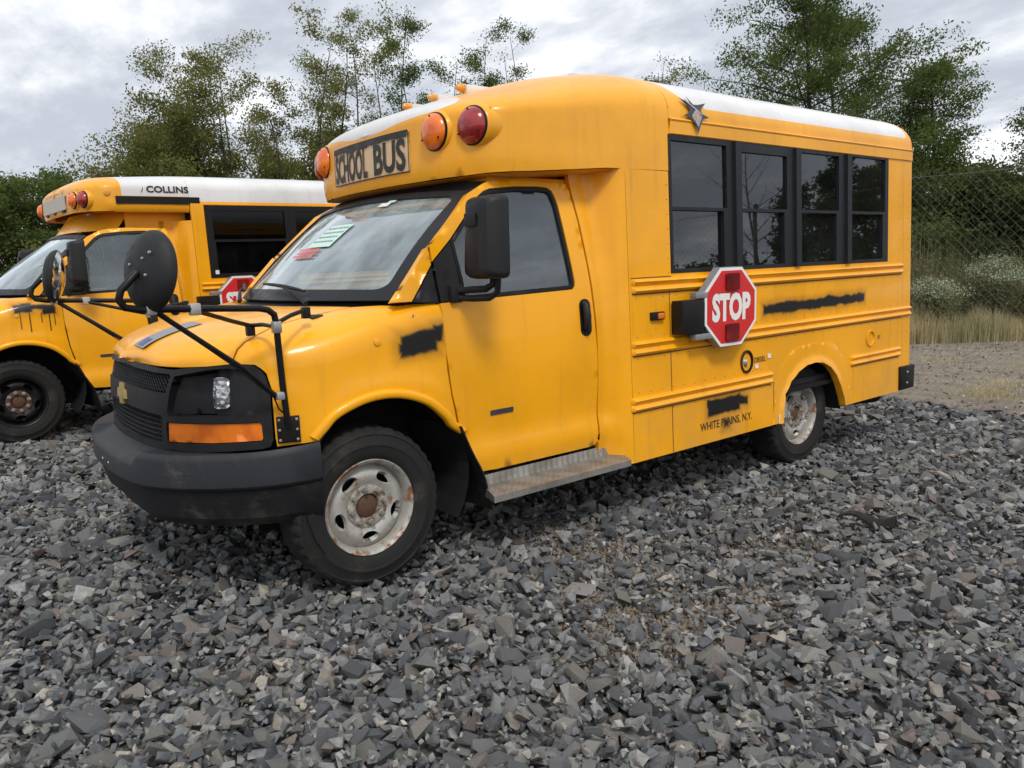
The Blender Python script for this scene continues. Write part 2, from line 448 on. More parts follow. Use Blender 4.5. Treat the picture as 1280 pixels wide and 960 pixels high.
paint('fender_yellow', sprays=[(.275, 1.118, .105, .055, .06), (.385, 1.15, .025, .04, 0), (.19, 1.10, .03, .03, 0)], grime=.32)
paint('fender_yellow_dripped', sprays=[(.20, 1.21, .16, .026, -.05), (.12, 1.205, .07, .045, 0), (.31, 1.185, .05, .04, 0)], grime=.5,
      drips=[(.09, 1.18, 1.02, .004), (.16, 1.18, .99, .005), (.25, 1.16, 1.07, .004), (.31, 1.16, .99, .005), (.35, 1.16, 1.04, .004)])
simple('black_plastic', (.015, .0155, .017), .55, var=.3, scale=18, bump=.12, spec=.28)
simple('dark_trim', (.007, .007, .008), .5, var=.3, spec=.28)
simple('black_metal', (.008, .008, .009), .42, var=.4, spec=.28)
simple('frame_black', (.013, .014, .017), .42, var=.25, spec=.28)
simple('interior_dark', (.025, .026, .028), .8, var=.3, spec=.28)
simple('seat_vinyl', (.045, .050, .060), .6, var=.2)
simple('grey_metal', (.34, .35, .36), .45, .6, var=.2)
simple('bolt_metal', (.45, .44, .42), .4, .8, var=.3)
simple('seam_dark', (.10, .055, .02), .7, var=.5)
simple('chassis_dark', (.010, .010, .010), .9, spec=.28)
simple('gold_emblem', (.42, .31, .12), .45, .3)
simple('sign_white', (.78, .78, .76), .5, var=.06); simple('letter_board', (.42, .40, .35), .55, var=.25, scale=26)
simple('sign_black', (.012, .0115, .0115), .5, var=.3)
simple('sign_beige', (.62, .45, .26), .5, var=.16, scale=30)
simple('sign_red', (.60, .022, .022), .42, var=.10)
simple('text_dark', (.05, .025, .012), .6)
simple('sticker_green', (.50, .70, .62), .5, var=.08)
simple('sticker_red', (.62, .09, .08), .5, var=.2)
simple('sticker_white', (.75, .75, .72), .5, var=.1)
simple('badge_chrome', (.55, .55, .58), .3, .5)
simple('badge_blue', (.06, .07, .22), .4)
simple('steel_grey', (.27, .28, .30), .45, .35, var=.2)
simple('star_dark', (.045, .045, .055), .4)
simple('star_grey', (.30, .30, .33), .4)
simple('mirror_glass', (.75, .77, .80), .04, 1.0, var=.02)
def scuffed(name, col, scuff, rough):
    m, t, out = material(name); p = t.obj(); x, y, z = t.sep(p)
    st = t.noise(t.comb(t.math('MULTIPLY', x, 5), t.math('MULTIPLY', y, 5), t.math('MULTIPLY', z, 26)), 1.0, 6, .7); n = t.noise(p, 6, 6, .7); f = t.noise(p, 60, 4, .6)
    c = t.mix(f, [v*.8 for v in col], [v*1.25 for v in col]); c = t.mix(t.math('MULTIPLY', t.maprange(t.math('ADD', t.math('MULTIPLY', st, .6), t.math('MULTIPLY', n, .5)), .60, .78), .55), c, scuff)
    c = t.mix(t.math('MULTIPLY', t.maprange(n, .5, .75), .30), c, (.10, .085, .065))
    b = principled(t, out, Base_Color=c, Roughness=rough); b.inputs['Specular IOR Level'].default_value = .3
    t.put(b.inputs['Normal'], t.bump(f, .15, .003))
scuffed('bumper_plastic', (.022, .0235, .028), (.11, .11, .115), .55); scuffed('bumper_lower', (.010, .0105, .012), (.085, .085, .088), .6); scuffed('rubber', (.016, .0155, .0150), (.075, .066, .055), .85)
def tread_plate():
    m, t, out = material('tread_plate'); p = t.obj(); x, y, z = t.sep(p)
    a = t.math('SINE', t.math('MULTIPLY', t.math('ADD', x, y), 160)); b_ = t.math('SINE', t.math('MULTIPLY', t.math('SUBTRACT', x, y), 160))
    n = t.noise(p, 9, 5, .6)
    c = t.mix(t.maprange(n, .35, .7), (.34, .325, .30), (.22, .20, .17))
    b = principled(t, out, Base_Color=c, Roughness=.5, Metallic=.55)
    t.put(b.inputs['Normal'], t.bump(t.math('MAXIMUM', a, b_), .5, .004))
tread_plate()
def rim_mat():
    m, t, out = material('rim_silver'); p = t.obj(); x, y, z = t.sep(p)
    r = t.math('SQRT', t.math('ADD', t.math('MULTIPLY', x, x), t.math('MULTIPLY', z, z)))
    n = t.noise(p, 14, 6, .7); n2 = t.noise(p, 45, 4, .6)
    edge = t.maprange(r, .175, .215)
    ring = t.maprange(t.math('ABSOLUTE', t.math('SUBTRACT', r, .135)), .05, .0)
    amt = t.math('ADD', t.math('MULTIPLY', edge, .16), t.math('MULTIPLY', ring, .10))
    k = t.maprange(t.math('ADD', n, amt), .61, .76)
    c = t.mix(n2, (.34, .33, .30), (.48, .47, .43))
    c = t.mix(k, c, t.mix(n2, (.13, .045, .015), (.30, .13, .05)))
    b = principled(t, out, Base_Color=c, Roughness=t.maprange(k, 0, 1, .42, .85), Metallic=t.maprange(k, 0, 1, .25, .0))
    m, t, out = material('rust'); p = t.obj(); n = t.noise(p, 40, 5, .7)
    principled(t, out, Base_Color=t.mix(n, (.045, .022, .014), (.15, .075, .045)), Roughness=.9)
    m, t, out = material('hub_worn'); p = t.obj(); n = t.noise(p, 30, 5, .7)
    principled(t, out, Base_Color=t.mix(t.maprange(n, .35, .65), (.12, .06, .035), (.46, .44, .36)), Roughness=.7, Metallic=.15)
rim_mat()
def glass(name, tint, ior=1.55, dust_sheen=0.0, dust_sheen_col=(.5, .52, .52), rough=.015, gain=1.0):
    m, t, out = material(name)
    fr = t.new('ShaderNodeFresnel'); fr.inputs[0].default_value = ior
    gl = t.new('ShaderNodeBsdfGlossy'); gl.inputs['Roughness'].default_value = rough; gl.inputs[0].default_value = (.93, .97, 1, 1)
    tr = t.new('ShaderNodeBsdfTransparent'); tr.inputs[0].default_value = (*tint, 1)
    mx = t.new('ShaderNodeMixShader'); t.put(mx.inputs[0], t.math('MULTIPLY', fr.outputs[0], gain, clamp=True)); t.l.new(tr.outputs[0], mx.inputs[1]); t.l.new(gl.outputs[0], mx.inputs[2])
    sh = mx.outputs[0]
    if dust_sheen:  # diffuse layer: dust, with sky reflection put into the colour on cab panes
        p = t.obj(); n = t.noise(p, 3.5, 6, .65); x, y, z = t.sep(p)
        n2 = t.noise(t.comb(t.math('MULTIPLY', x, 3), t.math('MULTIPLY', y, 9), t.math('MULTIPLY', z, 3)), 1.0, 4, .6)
        df = t.new('ShaderNodeBsdfDiffuse'); df.inputs[0].default_value = (*dust_sheen_col, 1)
        m2 = t.new('ShaderNodeMixShader'); t.put(m2.inputs[0], t.math('MULTIPLY', t.maprange(t.math('ADD', n, n2), .7, 1.3, .4, 1.6), dust_sheen)); t.l.new(sh, m2.inputs[1]); t.l.new(df.outputs[0], m2.inputs[2]); sh = m2.outputs[0]
    t.l.new(sh, out.inputs[0]); return m
glass('window_glass', (.16, .17, .18), 1.6, .012, gain=1.35)
glass('dark_glass', (.02, .02, .02), 1.35, .004)
glass('cab_glass', (.45, .60, .66), 1.75, .07, (.30, .42, .48), gain=1.5)  # blue diffuse layer paints in the reflected sky
glass('windshield_glass', (.62, .74, .75), 1.9, .25, (.50, .60, .62), gain=1.7)  # pale diffuse layer: some dust, plus sky reflection painted in
def lens(name, col, deep):
    m, t, out = material(name); p = t.obj(); x, y, z = t.sep(p)
    wv = t.math('ADD', t.math('SINE', t.math('MULTIPLY', z, 420)), t.math('SINE', t.math('MULTIPLY', y, 420)))
    n = t.noise(p, 11, 3, .5)
    c = t.mix(t.maprange(n, .3, .7), deep, col)
    b = principled(t, out, Base_Color=c, Roughness=.22)
    b.inputs['Coat Weight'].default_value = .6; b.inputs['Coat Roughness'].default_value = .06
    b.inputs['Subsurface Weight'].default_value = .25; b.inputs['Subsurface Radius'].default_value = (.02, .008, .004)
    t.put(b.inputs['Normal'], t.bump(wv, .06, .001))
lens('amber_lens', (.88, .20, .006), (.60, .10, .004)); lens('red_lens', (.42, .012, .012), (.20, .006, .008))
lens('turn_lens', (.86, .22, .012), (.62, .13, .008)); lens('dark_red_lens', (.24, .010, .014), (.10, .005, .007)); MAT['dark_red_lens']

def headlamp_mat():
    m, t, out = material('clear_lens'); p = t.obj(); x, y, z = t.sep(p)
    vn = t.new('ShaderNodeTexVoronoi'); t.put(vn.inputs['Vector'], p); vn.inputs['Scale'].default_value = 46
    c = t.mix(vn.outputs['Distance'], (.70, .72, .74), (.22, .23, .25))
    b = principled(t, out, Base_Color=c, Roughness=.12, Metallic=.75); b.inputs['Coat Weight'].default_value = 1.0; b.inputs['Coat Roughness'].default_value = .03
    t.put(b.inputs['Normal'], t.bump(t.math('ADD', vn.outputs['Distance'], t.math('MULTIPLY', t.math('SINE', t.math('MULTIPLY', z, 55)), .5)), .7, .012))
headlamp_mat()
lens('clearance_amber', (.75, .36, .03), (.6, .26, .03))
def stone_mat(name, per_object):
    m, t, out = material(name)
    if per_object:
        oi = t.new('ShaderNodeObjectInfo'); rnd = oi.outputs['Random']; p = t.obj()
        base = t.ramp(rnd, [(0, (.056, .060, .066)), (.18, (.098, .103, .109)), (.36, (.157, .161, .163)), (.52, (.072, .077, .087)), (.66, (.140, .145, .136)), (.80, (.153, .140, .126)), (.89, (.23, .23, .22)), (.96, (.128, .104, .095)), (1, (.26, .245, .22))])
    else:
        at = t.new('ShaderNodeAttribute', attribute_name='tone'); base = at.outputs['Color']; p = t.new('ShaderNodeNewGeometry').outputs['Position']
    n = t.noise(p, 34, 7, .72); n2 = t.noise(p, 190, 4, .7)
    c = t.mix(t.maprange(n, .3, .7), t.mix(1.0, base, (.72, .72, .74), 'MULTIPLY'), t.mix(1.0, base, (1.28, 1.25, 1.2), 'MULTIPLY'))
    c = t.mix(t.math('MULTIPLY', t.maprange(n2, .55, .75), .22), c, (.26, .25, .23))
    b = principled(t, out, Base_Color=c, Roughness=.82)
    b.inputs['Specular IOR Level'].default_value = .3
    t.put(b.inputs['Normal'], t.bump(t.math('ADD', n2, t.math('MULTIPLY', n, 1.2)), .55, .005))
stone_mat('stone', True); stone_mat('stone_loose', False)
def ground_mat():
    m, t, out = material('ground_soil'); p = t.new('ShaderNodeNewGeometry').outputs['Position']
    a = t.noise(p, .35, 5, .6); b_ = t.noise(p, 3.0, 6, .65); c_ = t.noise(p, 38, 5, .7); d_ = t.noise(p, 120, 3, .6)
    c = t.mix(t.maprange(b_, .35, .68), (.27, .22, .165), (.165, .138, .108))
    c = t.mix(t.maprange(c_, .5, .72), c, (.30, .265, .23)); c = t.mix(t.maprange(d_, .60, .72), c, (.36, .34, .31))
    c = t.mix(t.maprange(a, .55, .75), c, (.10, .10, .055))
    b = principled(t, out, Base_Color=c, Roughness=.95)
    t.put(b.inputs['Normal'], t.bump(t.math('ADD', c_, t.math('MULTIPLY', b_, 2)), .8, .04))
    m, t, out = material('gravel_bed'); p = t.new('ShaderNodeNewGeometry').outputs['Position']
    vn = t.new('ShaderNodeTexVoronoi'); t.put(vn.inputs['Vector'], p); vn.inputs['Scale'].default_value = 26
    n = t.noise(p, 20, 5, .6)
    c = t.mix(vn.outputs['Color'], (.045, .045, .045), (.11, .105, .10)); c = t.mix(t.maprange(n, .45, .7), c, (.10, .08, .06))
    b = principled(t, out, Base_Color=c, Roughness=.95)
    t.put(b.inputs['Normal'], t.bump(vn.outputs['Distance'], 1.0, .03))
ground_mat()
def leaf_mat(name, c1, c2, c3, trans=.30):
    m, t, out = material(name); p = t.new('ShaderNodeNewGeometry').outputs['Position']
    at = t.new('ShaderNodeAttribute', attribute_name='tone'); f = at.outputs['Fac']
    c = t.ramp(f, [(0, c1), (.55, c2), (1, c3)]); c = t.mix(t.maprange(t.noise(p, .7, 3, .5), .4, .65), c, t.mix(1.0, c, (.72, .78, .75), 'MULTIPLY'))
    d = t.new('ShaderNodeBsdfDiffuse'); t.put(d.inputs[0], c); tr = t.new('ShaderNodeBsdfTranslucent'); t.put(tr.inputs[0], t.mix(1.0, c, (1.3, 1.35, .8), 'MULTIPLY'))
    mx = t.new('ShaderNodeMixShader'); mx.inputs[0].default_value = trans; t.l.new(d.outputs[0], mx.inputs[1]); t.l.new(tr.outputs[0], mx.inputs[2]); t.l.new(mx.outputs[0], out.inputs[0])
leaf_mat('leaf_olive', (.12, .13, .045), (.18, .18, .068), (.26, .235, .105), .45)
leaf_mat('leaf_green', (.075, .105, .038), (.115, .150, .056), (.17, .20, .08), .45)
leaf_mat('leaf_dark', (.062, .080, .034), (.095, .120, .050), (.14, .16, .075), .42)
leaf_mat('leaf_weed', (.15, .155, .085), (.22, .215, .125), (.32, .285, .19), .45)
leaf_mat('grass_dry', (.38, .30, .19), (.54, .45, .30), (.70, .60, .44), .45)
leaf_mat('flower_white', (.38, .40, .30), (.55, .56, .46), (.72, .72, .64), .2)
simple('bark', (.060, .050, .042), .9, var=.45, scale=9, bump=.5)
simple('bark_dark', (.028, .024, .021), .9, var=.4, scale=9)
simple('galvanised', (.13, .135, .125), .65, .1, var=.25)
# ------------------------------------------------------------------ bus parts
def P2(*pts): return list(pts)
def orient(d, up_=(0, 0, 1)):
    return Vector(d).normalized().to_track_quat('Z', 'Y').to_matrix()
def nose_normal(S, u, w_, side):
    h = 4e-3; p = Vector(S(u, w_, side)); n = (Vector(S(u+h, w_, side))-Vector(S(u-h, w_, side))).cross(Vector(S(u, w_+h, side))-Vector(S(u, w_-h, side)))
    n.normalize(); return p, (n if n.dot(p-Vector((p.x+.4, 0, 1.2))) > 0 else -n)
UX = CABP.u_of_x
HOOD_SEAM = [(.858, 1.122), (.876, 1.22), (.906, 1.32), (.955, 1.405), (1.024, 1.475), (1.164, 1.59), (1.353, 1.64), (1.494, 1.665)]
def RM(L):
    return [(float(np.interp(u, [0, .41, .48, .686, .808, .969, 1.012, 1.2], [0, .485, .547, .736, .846, .991, 1.032, 1.214])), w_+float(np.interp(u, [0, .41, .48, .8, .95, 1.01], [.028, .021, .016, .0085, .005, .002]))) for u, w_ in L]
DOOR = [(.396, 1.562), (.398, 1.48), (.414, 1.292), (.42, 1.063), (.442, .842), (.474, .689), (.53, .55), (.592, .431), (.70, .424), (1.353, .421), (1.405, .428), (1.42, .46), (1.427, .80), (1.424, .96), (1.415, 1.1), (1.404, 1.34), (1.382, 1.669), (1.36, 1.85), (1.34, 1.891), (1.007, 1.903), (.851, 1.893), (.783, 1.879), (.674, 1.824)]
DWIN = [(.404, 1.49), (.521, 1.591), (.733, 1.806), (.772, 1.832), (.815, 1.846), (.98, 1.862), (1.135, 1.866), (1.20, 1.862), (1.228, 1.846), (1.242, 1.81), (1.253, 1.767), (1.287, 1.36), (1.284, 1.335), (1.268, 1.321), (.679, 1.305), (.524, 1.300), (.418, 1.297)]
def add_wheel(root, c, side, dark=False, dual=False):
    w_ = empty('wheel', c); w_.parent = root; w_.scale = (.998, 1, 1/.9885)
    if side > 0: w_.rotation_euler = (0, 0, math.pi)
    R_ = .372
    # tyre: profile (radius, y) outer face towards -y
    mb = MB(); prof = [(.215, .15), (.235, .165), (.29, .172), (.34, .168), (.362, .15), (.370, .12), (.3715, .06), (.3715, .0), (.367, -.028), (.357, -.046), (.340, -.054), (.336, -.0505), (.30, -.058), (.296, -.061), (.288, -.061), (.284, -.058), (.25, -.055), (.232, -.046), (.222, -.035), (.213, -.02)]
    seg = 120; vs, fs = [], []; n = len(prof)
    for k in range(seg):
        th = 2*math.pi*k/seg
        for i, (r, y) in enumerate(prof):
            g = .008 if (k % 3 == 0 and i in (3, 4, 7, 8, 9)) else 0
            g += .007 if i in (6,) else 0
            vs.append(((r-g)*math.cos(th), y, (r-g)*math.sin(th)))
    for k in range(seg):
        for i in range(n-1): fs.append((k*n+i, ((k+1) % seg)*n+i, ((k+1) % seg)*n+i+1, k*n+i+1))
    mb.add(vs, fs); mb.build('tyre', [MAT['rubber']], w_, smooth=28)
    # raised sidewall ring
    rm = MAT['black_metal'] if dark else MAT['rim_silver']
    mb = MB(); mb.lathe([(.205, .17), (.198, .02), (.2, -.01), (.206, -.032), (.214, -.043), (.222, -.047), (.226, -.040), (.224, -.028)], 'y', 72)
    rim = mb.build('rim', [rm], w_, smooth=35)
    dish = pchip([0, .06, .088, .10, .115, .15, .175, .195, .206], [.004, .004, .004, .0, -.012, -.020, -.006, .016, .022])
    if dual: dish = pchip([0, .06, .09, .10, .13, .17, .195, .206], [.03, .03, .03, .035, .012, -.006, .012, .018])
    def S(a, b): return (a, float(dish(math.hypot(a, b))), b)
    holes = []
    for i in range(5):
        an = math.radians(-90 + 72*i); holes.append(ellipse(.148*math.cos(an), .146*math.sin(an), .026, .044, 20, an))
    holes.append(ellipse(0, 0, .060, .060, 24))
    panel('disc', S, ellipse(0, 0, .203, .203, 72), [rm], w_ if False else rim, holes=holes, res=.018, depth=.022, inside=(0, 5, 0))
    hub = MB(); y0 = .004 if not dual else .03
    hub.lathe([(.098, y0+.001), (.102, y0-.012), (.060, y0-.014), (.058, y0+.03)], 'y', 40)
    hb = hub.build('hub', [MAT['hub_worn' if not dark else 'rust']], w_, smooth=30)
    cp_ = MB(); cp_.lathe([(.058, y0+.02), (.055, y0+.0), (.045, y0-.008), (.0005, y0-.010)], 'y', 28); cp_.build('hub_cap', [MAT['rust']], hb, smooth=40)
    gr_ = MB(); gr_.lathe([(.109, y0-.009), (.107, y0-.004), (.1025, y0-.003), (.1022, y0+.01)], 'y', 40); gr_.build('hub_groove', [MAT['rust']], hb, smooth=40)
    for i in range(8):
        an = math.radians(10+45*i); nb = MB()
        nb.lathe([(.0125, 0), (.0125, -.018), (.009, -.028), (.0005, -.029)], 'y', 6, c=(.082*math.cos(an), y0-.010, .082*math.sin(an)))
        nb.lathe([(.017, .0), (.016, -.003), (.010, -.004)], 'y', 14, c=(.082*math.cos(an), y0-.012, .082*math.sin(an)))
        nb.build('lug_nut', [MAT['bolt_metal']], hb)
    bk = MB(); bk.lathe([(.20, .16), (.0005, .16)], 'y', 32); bk.lathe([(.20, .055), (.0005, .055)], 'y', 24); bk.lathe([(.15, .05), (.15, .15)], 'y', 24); bk.lathe([(.15, .06), (.0005, .06)], 'y', 24); bk.build('brake_drum', [MAT['chassis_dark']], w_)  # drum, plus a dark plate added so no light shows through the rim holes
    return w_
def cab_front(root, fender_mats):
    ubase = 1.33
    hood_out = [(0, 1.090), (.3, 1.086), (.6, 1.080), (.74, 1.095)] + HOOD_SEAM + [(1.42, 1.82), (1.36, 1.95), (ubase, 2.0799), (.9, 2.0799), (.4, 2.0799), (0, 2.0799)]
    hood = panel('hood', cab, hood_out, [MAT['bus_yellow']], root, res=.035, mirror=True, inside=(None, 0, .9), shrink=.0)
    sur = [(0, 1.060), (0, 1.030), (.465, 1.026), (.478, 1.018), (.445, .945), (.43, .938), (0, .945), (0, .845), (.395, .84), (.41, .83), (.40, .72), (.38, .712), (0, .69), (0, .655), (.25, .664), (.38, .682), (.46, .690), (.635, .692), (.95, .716), (.985, .726), (1.0, .755), (1.002, .97), (.984, 1.03), (.93, 1.095), (.88, 1.103), (.80, 1.100), (.66, 1.072), (.495, 1.046), (.274, 1.050)]
    sur = RM(sur)
    rec = [(.50, 1.018), (.66, 1.046), (.80, 1.066), (.90, 1.058), (.945, 1.03), (.965, .94), (.95, .875), (.92, .862), (.46, .842), (.452, .86), (.475, .95)]
    rec = RM(rec)
    trn = [(.442, .812), (.70, .822), (.945, .832), (.955, .824), (.958, .76), (.948, .748), (.70, .732), (.435, .720)]
    trn = RM(trn)
    for i, sd in enumerate((-1, 1)):
        Sd = lambda a, b, sd=sd: cab(a, b, sd)
        bz = panel('headlamp_bezel', Sd, sur, [MAT['black_plastic']], root, holes=[rec, trn], res=.035, depth=.05, off=.004, inside=(0, 0, .9))
        dfn = pchip([.50, .56, .655, .735, .75, .821, .834, .99], [.018, .045, .075, .080, .050, .045, .022, .014])
        def Sr(a, b, sd=sd):
            p, n = nose_normal(cab, a, b, sd); return tuple(p - n*float(dfn(a)))
        panel('lamp_recess', Sr, rec, [MAT['black_plastic']], bz, res=.022, depth=.0, inside=(0, 0, .9))
        panel('turn_signal', Sd, trn, [MAT['turn_lens']], bz, res=.03, depth=.03, off=-.004, inside=(0, 0, .9), shrink=.004)
        def Sl(a, b, sd=sd):
            p, n = nose_normal(cab, a, b, sd); k = math.sin(max(0, min(1, (a-.735)/.09))*math.pi); return tuple(p - n*(.046-.018*k))
        panel('headlamp', Sl, rrect(.738, .893, .822, 1.034, .02), [MAT['clear_lens']], bz, res=.014, depth=.04, inside=(0, 0, .9))
        # fender
        top = [(u+.007, w_-.010) for u, w_ in HOOD_SEAM]
        arch = smoothpoly([(.474, .66), (.423, .695), (.386, .743), (.291, .825), (.15, .876), (.005, .878), (-.137, .83), (-.20, .772), (-.232, .735)], k=4)
        fen = [(1.034, .727), (1.030, .767), (1.030, .977), (1.012, 1.040), (.964, 1.108), (.91, 1.118)] + top + [(1.60, 1.57), (1.657, 1.48), (UX(.28), 1.455), (UX(.40), 1.37), (UX(.408), 1.30)] + [(UX(x)-.007, z) for x, z in DOOR[3:6]] + [(UX(x), z) for x, z in arch]
        fm = panel('fender', Sd, fen, [fender_mats[i]], root, res=.022, inside=(None, 0, .8), depth=.02)
        lip = MB(); ap = smoothpoly([(.480, .655), (.425, .697), (.388, .745), (.291, .828), (.15, .879), (.005, .881), (-.137, .833), (-.20, .775), (-.236, .737)], k=5); lpr = [(-.004, -.02), (-.004, .006), (.0, .013), (.008, .017), (.024, .017), (.034, .013), (.038, .004), (.040, -.004)]; lv = []
        for (ax, az) in ap:
            dv = Vector((ax-ARC[0], az-.48)).normalized()
            for t_, h_ in lpr:
                qx, qz = ax+dv.x*t_, az+dv.y*t_; qp = door_s(qx, qz, sd); lv.append((qx, qp[1]+sd*h_, qz))
        m_ = len(lpr); lip.add(lv, [(i_*m_+j_, (i_+1)*m_+j_, (i_+1)*m_+j_+1, i_*m_+j_+1) for i_ in range(len(ap)-1) for j_ in range(m_-1)]); lip.build('arch_lip', [fender_mats[i]], fm, smooth=50)
        mk = MB(); pc, nn = nose_normal(cab, UX(.063), 1.07, sd); R = orient(nn)
        bmv = MB(); bmv.lathe([(.017, 0), (.016, .006), (.0005, .009)], 'z', 16); mk.add([R @ Vector(v)+pc for v in bmv.v], bmv.f); mk.build('side_marker', [MAT['cap_yellow']], fm, smooth=40)
        # pillar and sail triangle in front of the door
        D = lambda a, b, sd=sd: door_s(a, b, sd)
        panel('pillar', D, [(.165, 1.312), (.262, 1.311), (.392, 1.478), (.388, 1.56)], [MAT['bus_yellow']], root, res=.04, depth=.05)
        panel('pillar_trim', D, [(.272, 1.309), (.408, 1.298), (.394, 1.465)], [MAT['black_plastic']], root, res=.04, depth=.03, off=-.004)
        # wheel well
        mb = MB()
        def well(a, b, sd=sd):
            an = math.radians(-35 + 250*a); return (ARC[0]-.01+.43*math.cos(an), sd*(.985-.42*b), .47+.43*math.sin(an))
        mb.grid(well, 20, 3); mb.grid(lambda a, b, sd=sd: (ARC[0]-.5+a*1.0, sd*.57, .25+b*.7), 2, 2)
        mb.build('wheel_well', [MAT['chassis_dark']], root, fix=False)
    # grille
    gr = MB()
    def gp(u, w_, d):
        sd = -1 if u >= 0 else 1; p, n = nose_normal(cab, max(abs(u), .004), w_, sd); return p - n*d
    gr.grid(lambda a, b: tuple(gp(-.56+a*1.12, .70+b*.355, .055)), 20, 6)
    g = gr.build('grille', [MAT['chassis_dark']], root, fix=False)
    for z0, z1, hw, kind in ((.965, 1.052, .53, 'hex'), (.722, .868, .475, 'sq')):
        ms = MB()
        def bar(a, b, t=.0042):
            m = 5; pts = [gp(a[0]+(b[0]-a[0])*i/m, a[1]+(b[1]-a[1])*i/m, .018) for i in range(m+1)]
            ms.tube(pts, t, 4, cap=False)
        H = z1-z0
        if kind == 'hex':
            s_ = .026; k = -int((2*hw+H)/s_)
            for i in range(int((2*hw+H)/s_)+2):
                for sg in (1, -1):
                    u0 = -hw-H+i*s_; a, b = [u0, z0], [u0+H*.9, z1]
                    if sg < 0: a, b = [u0, z1], [u0+H*.9, z0]
                    lo, hi = max(a[0], -hw), min(b[0], hw)
                    if hi-lo < .01: continue
                    f = lambda u: a[1]+(b[1]-a[1])*(u-a[0])/(b[0]-a[0])
                    bar((lo, f(lo)), (hi, f(hi)), .0036)
        else:
            for i in range(int(2*hw/.024)+1): u0 = -hw+i*.024; bar((u0, z0), (u0, z1), .0032)
            for i in range(int(H/.022)+1):
                for q in range(4): bar((-hw+q*hw/2, z0+i*.022), (-hw+(q+1)*hw/2, z0+i*.022), .0032)
        ms.build('grille_mesh', [MAT['black_plastic']], g, fix=False, kind='stuff')
    em = MB(); bow = [(-.105, -.022), (-.045, -.022), (-.04, -.052), (.04, -.052), (.045, -.022), (.105, -.022), (.09, .022), (.04, .022), (.036, .052), (-.036, .052), (-.04, .022), (-.09, .022)]
    em.prism([(a*.72, b*.95) for a, b in bow], lambda a, b, d: tuple(gp(-a if abs(a) > .003 else .003, .915+b, d)), -.016, -.002)
    em.build('emblem', [MAT['gold_emblem']], g, smooth=30)
    # bumper
    ktab = pchip([0, .5, .9, 1.1, 1.2], [.86, .86, .85, .75, .55])
    zt = pchip([0, .38, .44, .6, 1.2], [.650, .650, .695, .695, .728])
    zc = pchip([0, .5, 1.2], [.555, .56, .585])
    zb_ = pchip([0, .4, .7, 1.2], [.395, .370, .375, .395])
    def bum(u, sd):
        px_, py_ = CABP.at(u); nx, ny = CABP.nrm(u); k = float(ktab(u)); t_, c_, b_ = float(zt(u)), float(zc(u)), float(zb_(u))
        pr = [(-.05, .705), (.0, .703), (.108*k, t_+.016), (.122*k, t_+.002), (.128*k, t_-.014), (.132*k, c_+.010), (.126*k, c_), (.106*k, c_-.014), (.098*k, c_-.05), (.072*k, b_+.05), (.03*k, b_+.008), (.0, b_), (-.05, b_+.02)]
        return [(px_+nx*d, sd*(py_+ny*d), z) for d, z in pr]
    us = [0, .06, .12, .18, .24, .30, .34, .38, .395, .41, .425, .44, .48, .54, .6, .66, .72, .78, .84, .9, .96, 1.02, 1.08, 1.14, 1.2]
    cols = [bum(u, 1) for u in us[::-1]] + [bum(u, -1) for u in us[1:]]
    mb = MB(); n = len(cols[0]); mb.add([p for c in cols for p in c], [(i*n+j, (i+1)*n+j, (i+1)*n+j+1, i*n+j+1) for i in range(len(cols)-1) for j in range(n-1)])
    mb.m = [1 if (k_ % (n-1)) >= 6 else 0 for k_ in range(len(mb.f))]; mb.add(cols[0], [tuple(range(n))]); mb.add(cols[-1], [tuple(range(n))[::-1]])  # rows below the crease darker: two-tone plastic with recess shade in the colour
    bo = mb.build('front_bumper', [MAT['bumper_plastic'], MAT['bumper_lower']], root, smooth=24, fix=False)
    for y in (-.07, .05):
        sc = MB(); sc.lathe([(.008, 0), (.007, -.004), (.0005, -.006)], 'x', 10, c=(-.888, y, .60)); sc.build('bolt', [MAT['bolt_metal']], bo)
    # windshield, cowl
    outw = smoothpoly([(-.985, .02), (0, .012), (.985, .02)], k=8) + smoothpoly([(.985, .985), (0, .99), (-.985, .985)], k=8)
    gl = rrect(-.90, .10, .90, .93, .07)
    wf = panel('windshield_frame', shield, outw, [MAT['frame_black']], root, holes=[gl], res=.07, depth=.012, inside=(1.2, 0, 1.2))
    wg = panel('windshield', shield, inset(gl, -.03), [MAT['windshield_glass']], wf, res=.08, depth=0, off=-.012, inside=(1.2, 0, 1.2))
    def cowl_s(a, b):
        x0, y0, z0 = shield(a, 0.0); xh = -.145 + .30*abs(a)**2.2; return (xh+(x0+.05-xh)*b, y0*.97, 1.275-.018*a*a + .05*b*b)
    panel('cowl', cowl_s, [(-1, 0), (0, 0), (1, 0), (1, 1), (0, 1), (-1, 1)], [MAT['black_plastic']], root, res=.06, depth=.02, inside=(0, 0, .5))
    for y0, y1 in ((-.45, .05), (.28, .72)):
        wp = MB(); a = Vector(shield(y0/.955, .035))+Vector((-.03, 0, .035)); b = Vector(shield(y1/.955*.98, .10))+Vector((-.035, 0, .03))
        wp.tube([a+(b-a)*i/8+Vector((0, 0, .006*math.sin(i/8*3.1))) for i in range(9)], [.006, .008, .009, .010, .010, .010, .009, .008, .005], 6)
        m_ = a+(b-a)*.5; q = Vector(shield(y0/.955-.08, .0))+Vector((-.06, 0, .0)); wp.tube([q, q+(m_-q)*.5+Vector((-.01, 0, .015)), m_], [.012, .009, .007], 6)
        wp.build('wiper', [MAT['dark_trim']], root, smooth=40)
    return hood, wf, g, bo
